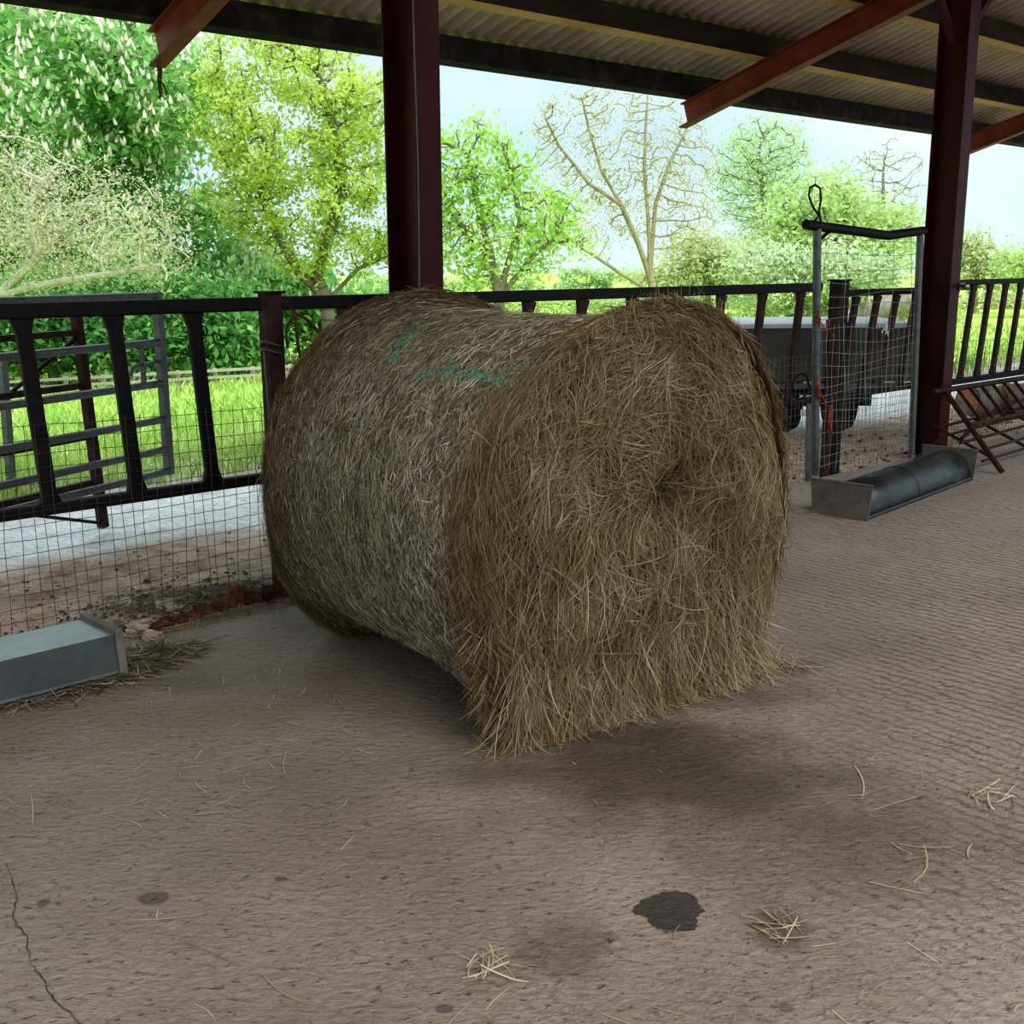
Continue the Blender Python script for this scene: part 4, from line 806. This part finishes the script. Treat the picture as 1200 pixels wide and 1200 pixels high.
def tree(name, label, base, trunk, blobs, leafmat, barkmat, natt=500, nleaf=12000, lsz=.12, spread=.5, r0=.25, tip=.018, seed=0, step=None, candles=0, group='trees beyond the yard', leafname='foliage', tipr=None, cat='tree', pipe=2.35):
    rg = np.random.RandomState(seed); base = np.array(base, float)
    size = max(max(b[3:6]) for b in blobs); step = step or size*.10
    nodes, par = grow(base, trunk, blobs, natt, step*9, step*1.6, step, rg)
    n = len(nodes); acc = np.zeros(n); kids = np.zeros(n, int)
    for i in range(1, n): kids[par[i]] += 1
    acc[kids == 0] = tip**pipe
    for i in range(n-1, 0, -1):
        acc[par[i]] += acc[i]
    rad = acc**(1/pipe); rad = rad*min(1.6, max(.5, r0/rad[0])) if rad[0] > 0 else rad; rad = np.maximum(rad, tip*.7)
    t = thing(name, base, label, cat, group)
    V = []; Q = []; K = 5
    for i in range(1, n):
        a, b = nodes[par[i]], nodes[i]; d = unit(b-a); x = np.cross(d, (0.31, .2, .93)); x = unit(x); y = np.cross(x, d); b0 = len(V)
        ra = min(rad[par[i]], rad[i]*1.5); rb = rad[i]
        for c, q in ((a, ra), (b+d*rb*.3, rb)):
            for j in range(K): V.append(c+q*(x*cos(2*pi*j/K)+y*sin(2*pi*j/K)))
        Q += [(b0+j, b0+(j+1) % K, b0+K+(j+1) % K, b0+K+j) for j in range(K)]
    np_obj('trunk_and_branches', np.array(V)-base, Q, barkmat, t, smooth=True)
    # leaves
    cand = np.where(rad < (tipr or tip*3.2))[0]
    if nleaf and len(cand):
        pick = rg.choice(cand, nleaf); c = nodes[pick]+rg.normal(0, spread, (nleaf, 3))*np.array((1, 1, .8))
        c[:, 2] = np.maximum(c[:, 2], base[2]+.1)
        nv = unit(rg.normal(0, 1, (nleaf, 3))+np.array((0, -.35, .7))); a = unit(np.cross(nv, rg.normal(0, 1, (nleaf, 3)))); b = np.cross(nv, a); sz = lsz*rg.uniform(.55, 1.35, (nleaf, 1))
        V = np.stack([c-a*sz*.9, c-b*sz*.45, c+a*sz*.9, c+b*sz*.45], 1).reshape(-1, 3); Q = np.arange(4*nleaf).reshape(-1, 4)
        cen = np.mean([b_[:3] for b_ in blobs], 0); sh = vnoise(c, 1.1, 5+seed)
        rv = np.clip(.5+.32*sh+rg.normal(0, .2, nleaf), 0, 1)
        o = np_obj(leafname, V-base, Q, leafmat, t, np.repeat(rv, 4)); o['kind'] = 'stuff'
        if candles:
            best = np.full(nleaf, 9.)
            for b_ in blobs: best = np.minimum(best, np.linalg.norm((c-np.array(b_[:3]))/np.array(b_[3:6]), axis=1))
            out_ = np.where(best > .72)[0]; ci = rg.choice(out_, candles); V = []; Q = []
            for p in c[ci]:
                p = p+np.array((0, -.15, .1)); hgt = rg.uniform(.15, .25); w = hgt*.26; b0 = len(V)
                lean = rg.normal(0, .05, 2)
                for zz, ww in ((0, .9), (.35, 1.), (.75, .5), (1, .1)):
                    for j in range(5): V.append(p+np.array((cos(j*2*pi/5)*w*ww+lean[0]*zz, sin(j*2*pi/5)*w*ww+lean[1]*zz, zz*hgt)))
                for i in range(3): Q += [(b0+i*5+j, b0+i*5+(j+1) % 5, b0+i*5+5+(j+1) % 5, b0+i*5+5+j) for j in range(5)]
            o = np_obj('blossom_candles', np.array(V)-base, Q, M['candle'], t, rg.uniform(0, 1, len(V))); o['kind'] = 'stuff'
    return t
def blob(px, py, rx, ry, d, dep=.8):
    c = at(px, py, d); k = d/F; return (c[0], c[1], c[2], rx*k, max(rx, ry)*k*dep, ry*k)
def pl(d, *pts): return [at(x, y, d+(e[0] if e else 0)) for x, y, *e in pts]
def dens(pts, m=4):
    out = [np.array(pts[0])]
    for a, b in zip(pts[:-1], pts[1:]):
        for k in range(1, m+1): out.append(np.array(a)+(np.array(b)-np.array(a))*k/m)
    return out
def tr(*lines, m=4): return [dens(l, m) for l in lines]
d = 36; b = fld(140, d)
tree('horse_chestnut_tree', 'tall green chestnut with white blossom candles at far left', b, tr([b, *pl(d, (135, 360), (130, 260), (125, 150))]), [blob(60, 120, 190, 150, d), blob(190, 300, 120, 130, d), blob(-60, 260, 130, 160, d), blob(190, 90, 80, 70, d, 1.2)], M['leaf_chestnut'], M['bark'], 520, 42000, .165, .55, .45, .025, 1, candles=5200)
d = 25; b = fld(-60, d)
tree('pale_budding_tree', 'pale cream budding tree with arching grey branches at left', b, tr([b, *pl(d, (-40, 390), (0, 345), (45, 300), (80, 260))], pl(d, (0, 345), (70, 330), (140, 320), (190, 310)), pl(d, (45, 300), (30, 250), (60, 200))), [blob(90, 270, 130, 75, d), blob(10, 230, 90, 80, d), blob(160, 305, 70, 40, d)], M['leaf_pale'], M['bark_pale'], 760, 12500, .042, .24, .12, .014, 2)
d = 33; b = fld(386, d)
tree('oak_tree', 'yellow green oak with a thick grey trunk left of the red column', b, tr([b, *pl(d, (386, 400), (384, 352), (372, 325))], pl(d, (384, 352), (350, 318), (325, 275), (310, 235), (290, 180)), pl(d, (372, 325), (385, 280), (400, 230), (395, 160), (380, 110)), pl(d, (384, 352), (420, 315), (455, 300), (480, 290))),
     [blob(340, 130, 120, 100, d), blob(370, 240, 110, 85, d), blob(300, 190, 80, 90, d), blob(430, 150, 60, 90, d), blob(290, 80, 60, 45, d), blob(440, 255, 50, 60, d)], M['leaf_oak'], M['bark'], 800, 21000, .088, .24, .40, .016, 3)
d = 30; b = fld(590, d)
tree('field_maple_tree', 'fresh green loose crowned tree right of the red column', b, tr([b, *pl(d, (585, 350), (575, 300), (560, 240), (548, 180))], pl(d, (585, 350), (625, 300), (650, 280)), pl(d, (575, 300), (545, 270), (525, 240)), pl(d, (585, 345), (610, 260), (600, 200))),
     [blob(560, 190, 55, 60, d), blob(540, 270, 50, 60, d), blob(610, 240, 60, 55, d), blob(650, 270, 50, 40, d), blob(590, 300, 70, 35, d), blob(500, 200, 40, 60, d)], M['leaf_maple'], M['bark'], 560, 6000, .095, .24, .2, .011, 4)
d = 40; b = fld(768, d)
tree('bare_ash_tree', 'nearly bare tan tree with a forked trunk behind the bale', b, tr([b, *pl(d, (768, 350), (762, 325))], pl(d, (762, 325), (748, 285), (728, 240), (705, 200), (690, 150), (682, 115)), pl(d, (762, 325), (760, 260), (755, 200), (757, 140), (760, 100)), pl(d, (762, 310), (768, 240), (785, 190), (805, 150)), pl(d, (768, 345), (730, 322), (690, 295), (655, 272), (635, 255)), pl(d, (728, 240), (690, 215), (655, 170), (640, 140))),
     [blob(690, 170, 75, 70, d), blob(770, 150, 55, 60, d), blob(730, 230, 80, 60, d), blob(800, 220, 50, 80, d), blob(650, 250, 50, 40, d)], M['leaf_bud'], M['bark_tan'], 1500, 9500, .05, .22, .30, .009, 5, step=.26)
d = 70; b = fld(898, d)
tree('ivy_clad_tree', 'sparse pale green tree standing tall beyond the mesh gate', b, tr([b, *pl(d, (898, 300), (895, 240), (890, 190))]), [blob(895, 190, 60, 50, d), blob(890, 260, 28, 55, d), blob(865, 220, 35, 40, d)], M['leaf_far'], M['bark'], 900, 8000, .12, .45, .4, .018, 6, step=.38)
d = 85; b = fld(1035, d)
tree('leafless_tree', 'grey almost leafless tree just left of the right column', b, tr([b, *pl(d, (1035, 310), (1035, 250), (1035, 200))]), [blob(1035, 215, 50, 50, d), blob(1050, 250, 40, 40, d)], M['leaf_olive'], M['bark'], 900, 2200, .08, .4, .3, .013, 7, step=.38)
d = 60; b = fld(990, d)
tree('round_green_bush', 'rounded light green bush behind the mesh gate', b, tr([b, *pl(d, (985, 330), (980, 280))]), [blob(960, 250, 60, 50, d), blob(1020, 275, 60, 45, d), blob(910, 290, 60, 40, d), blob(985, 300, 90, 35, d)], M['leaf_far2'], M['bark'], 320, 13000, .18, .6, .3, .03, 8, cat='bush')
d = 52; b = fld(940, d)
tree('hawthorn_bush', 'white flowering hawthorn at the field edge behind the mesh gate', b, tr([b, *pl(d, (935, 340), (930, 320))]), [blob(900, 315, 50, 28, d), blob(965, 318, 50, 26, d), blob(1030, 322, 40, 24, d)], M['blossom'], M['bark'], 200, 6500, .14, .45, .2, .03, 9, cat='bush')
d = 55; b = fld(828, d)
tree('yellow_bush', 'yellowish budding bush right of the bare tan tree', b, tr([b, *pl(d, (828, 340), (826, 310))]), [blob(825, 305, 42, 32, d), blob(870, 325, 40, 22, d), blob(775, 325, 40, 18, d)], M['leaf_olive'], M['bark_tan'], 260, 5000, .14, .45, .2, .025, 10, cat='bush')
d = 75; b = fld(1140, d)
tree('olive_bush', 'olive budding bush right of the right column', b, tr([b, *pl(d, (1140, 330), (1140, 305))]), [blob(1140, 305, 34, 30, d), blob(1170, 320, 30, 20, d)], M['leaf_olive'], M['bark_tan'], 260, 3800, .16, .5, .25, .03, 11, cat='bush')
d = 68; b = fld(1205, d)
tree('green_bush', 'bright green bush at the right edge of the field', b, tr([b, *pl(d, (1205, 340), (1205, 315))]), [blob(1205, 312, 42, 32, d), blob(1270, 300, 60, 45, d)], M['leaf_far2'], M['bark'], 220, 6000, .18, .5, .25, .03, 12, cat='bush')
d = 31; b = fld(60, d)
tree('dark_shrub', 'dark green shrub mass under the chestnut behind the farm gate', b, tr([b, *pl(d, (60, 420), (60, 400))]), [blob(40, 375, 100, 62, d), blob(150, 378, 90, 62, d), blob(240, 375, 70, 60, d), blob(290, 405, 50, 34, d), blob(-60, 390, 80, 50, d)], M['leaf_dark'], M['bark'], 320, 22000, .13, .4, .15, .02, 13, cat='bush')
d = 38; b = fld(255, d)
tree('chestnut_sapling', 'mid green leafy shrub between chestnut and oak trunk', b, tr([b, *pl(d, (250, 400), (250, 360))]), [blob(245, 360, 60, 55, d), blob(315, 385, 45, 45, d), blob(425, 380, 60, 50, d), blob(340, 350, 60, 40, d, 1.)], M['leaf_chestnut'], M['bark'], 280, 13000, .17, .45, .15, .02, 14, candles=260, cat='bush')
for i, (x0, x1, d, h, lm, lab) in enumerate([(300, 720, 75, 20, 'leaf_far2', 'low hedge across the field behind the hay bale'), (700, 900, 85, 18, 'leaf_far', 'low pale hedge under the bare tan tree'), (880, 1110, 60, 26, 'leaf_far2', 'low field hedge behind the mesh gate'), (1090, 1330, 82, 22, 'leaf_olive', 'low far hedge right of the right column'), (420, 900, 150, 26, 'leaf_far', 'hazy far hedgerow along the horizon')]):
    b = fld((x0+x1)/2, d); zb = b[2]; py = 310+(H-zb)/d*F
    bl_ = [blob(x, py-h*.45, 26*75/d, h*.6, d) for x in np.linspace(x0, x1, int((x1-x0)/24))]
    tree('hedge', lab, b, [[b, b+Z3*.4]], bl_, M[lm], M['bark'], 160, 7000, .16 if d < 100 else .3, .5, .1, .03, 40+i, step=h*d/F*.5, group='hedges across the field', cat='hedge')
# ================================================================== LIGHT, SKY, CAMERA
w = bpy.data.worlds.new('overcast_sky'); bpy.context.scene.world = w; w.use_nodes = True; nt = w.node_tree; bg = nt.nodes['Background']
tc = nd(nt, 'ShaderNodeTexCoord'); mp = nd(nt, 'ShaderNodeMapping'); mp.inputs['Scale'].default_value = (1, 1, 2.5); lk(nt, tc.outputs['Generated'], mp.inputs[0])
sxyz = nd(nt, 'ShaderNodeSeparateXYZ'); lk(nt, tc.outputs['Generated'], sxyz.inputs[0])
cl_ = noise(nt, mp.outputs[0], 2.2, 6, .55)
sky = ramp(nt, cl_, [(.34, (.56, .78, .91)), (.5, (.68, .86, .94)), (.66, (.86, .94, .97))])
sky = mix(nt, ramp(nt, sxyz.outputs[2], [(.0, .8), (.10, 0.)]), sky, (.76, .90, .95)); lk(nt, sky, bg.inputs[0])
lk(nt, mth(nt, 'ADD', .88, mth(nt, 'MULTIPLY', mth(nt, 'MAXIMUM', mth(nt, 'SUBTRACT', sxyz.outputs[2], .25), 0.), 2.7)), bg.inputs[1])   # overcast: the zenith is brighter than the horizon
sun = bpy.data.lights.new('soft_sun', 'SUN'); sun.energy = 2.9; sun.angle = radians(50); sun.color = (1, .97, .9); so_ = bpy.data.objects.new('soft_sun', sun); C.objects.link(so_)
from mathutils import Vector, Matrix
so_.rotation_euler = Vector((-.45, .55, -.95)).to_track_quat('-Z', 'Y').to_euler()
cam = bpy.data.cameras.new('camera'); co = bpy.data.objects.new('camera', cam); C.objects.link(co); cam.sensor_width = 36; cam.lens = F/1200*36; cam.clip_end = 1000; cam.clip_start = .05
rt = np.array((1., 0, 0)); up = np.array((0, sp_, cp)); fw = np.array((0, cp, -sp_)); cx = cr*rt-sr*up; cy = sr*rt+cr*up
mw = Matrix.Identity(4)
for i in range(3): mw[i][0], mw[i][1], mw[i][2] = cx[i], cy[i], -fw[i]
mw[0][3], mw[1][3], mw[2][3] = 0, 0, H; co.matrix_world = mw
sc = bpy.context.scene; sc.camera = co
sc.view_settings.view_transform = 'Standard'; sc.view_settings.look = 'Medium High Contrast'; sc.view_settings.exposure = .1
sc.cycles.max_bounces = 8; sc.cycles.diffuse_bounces = 5
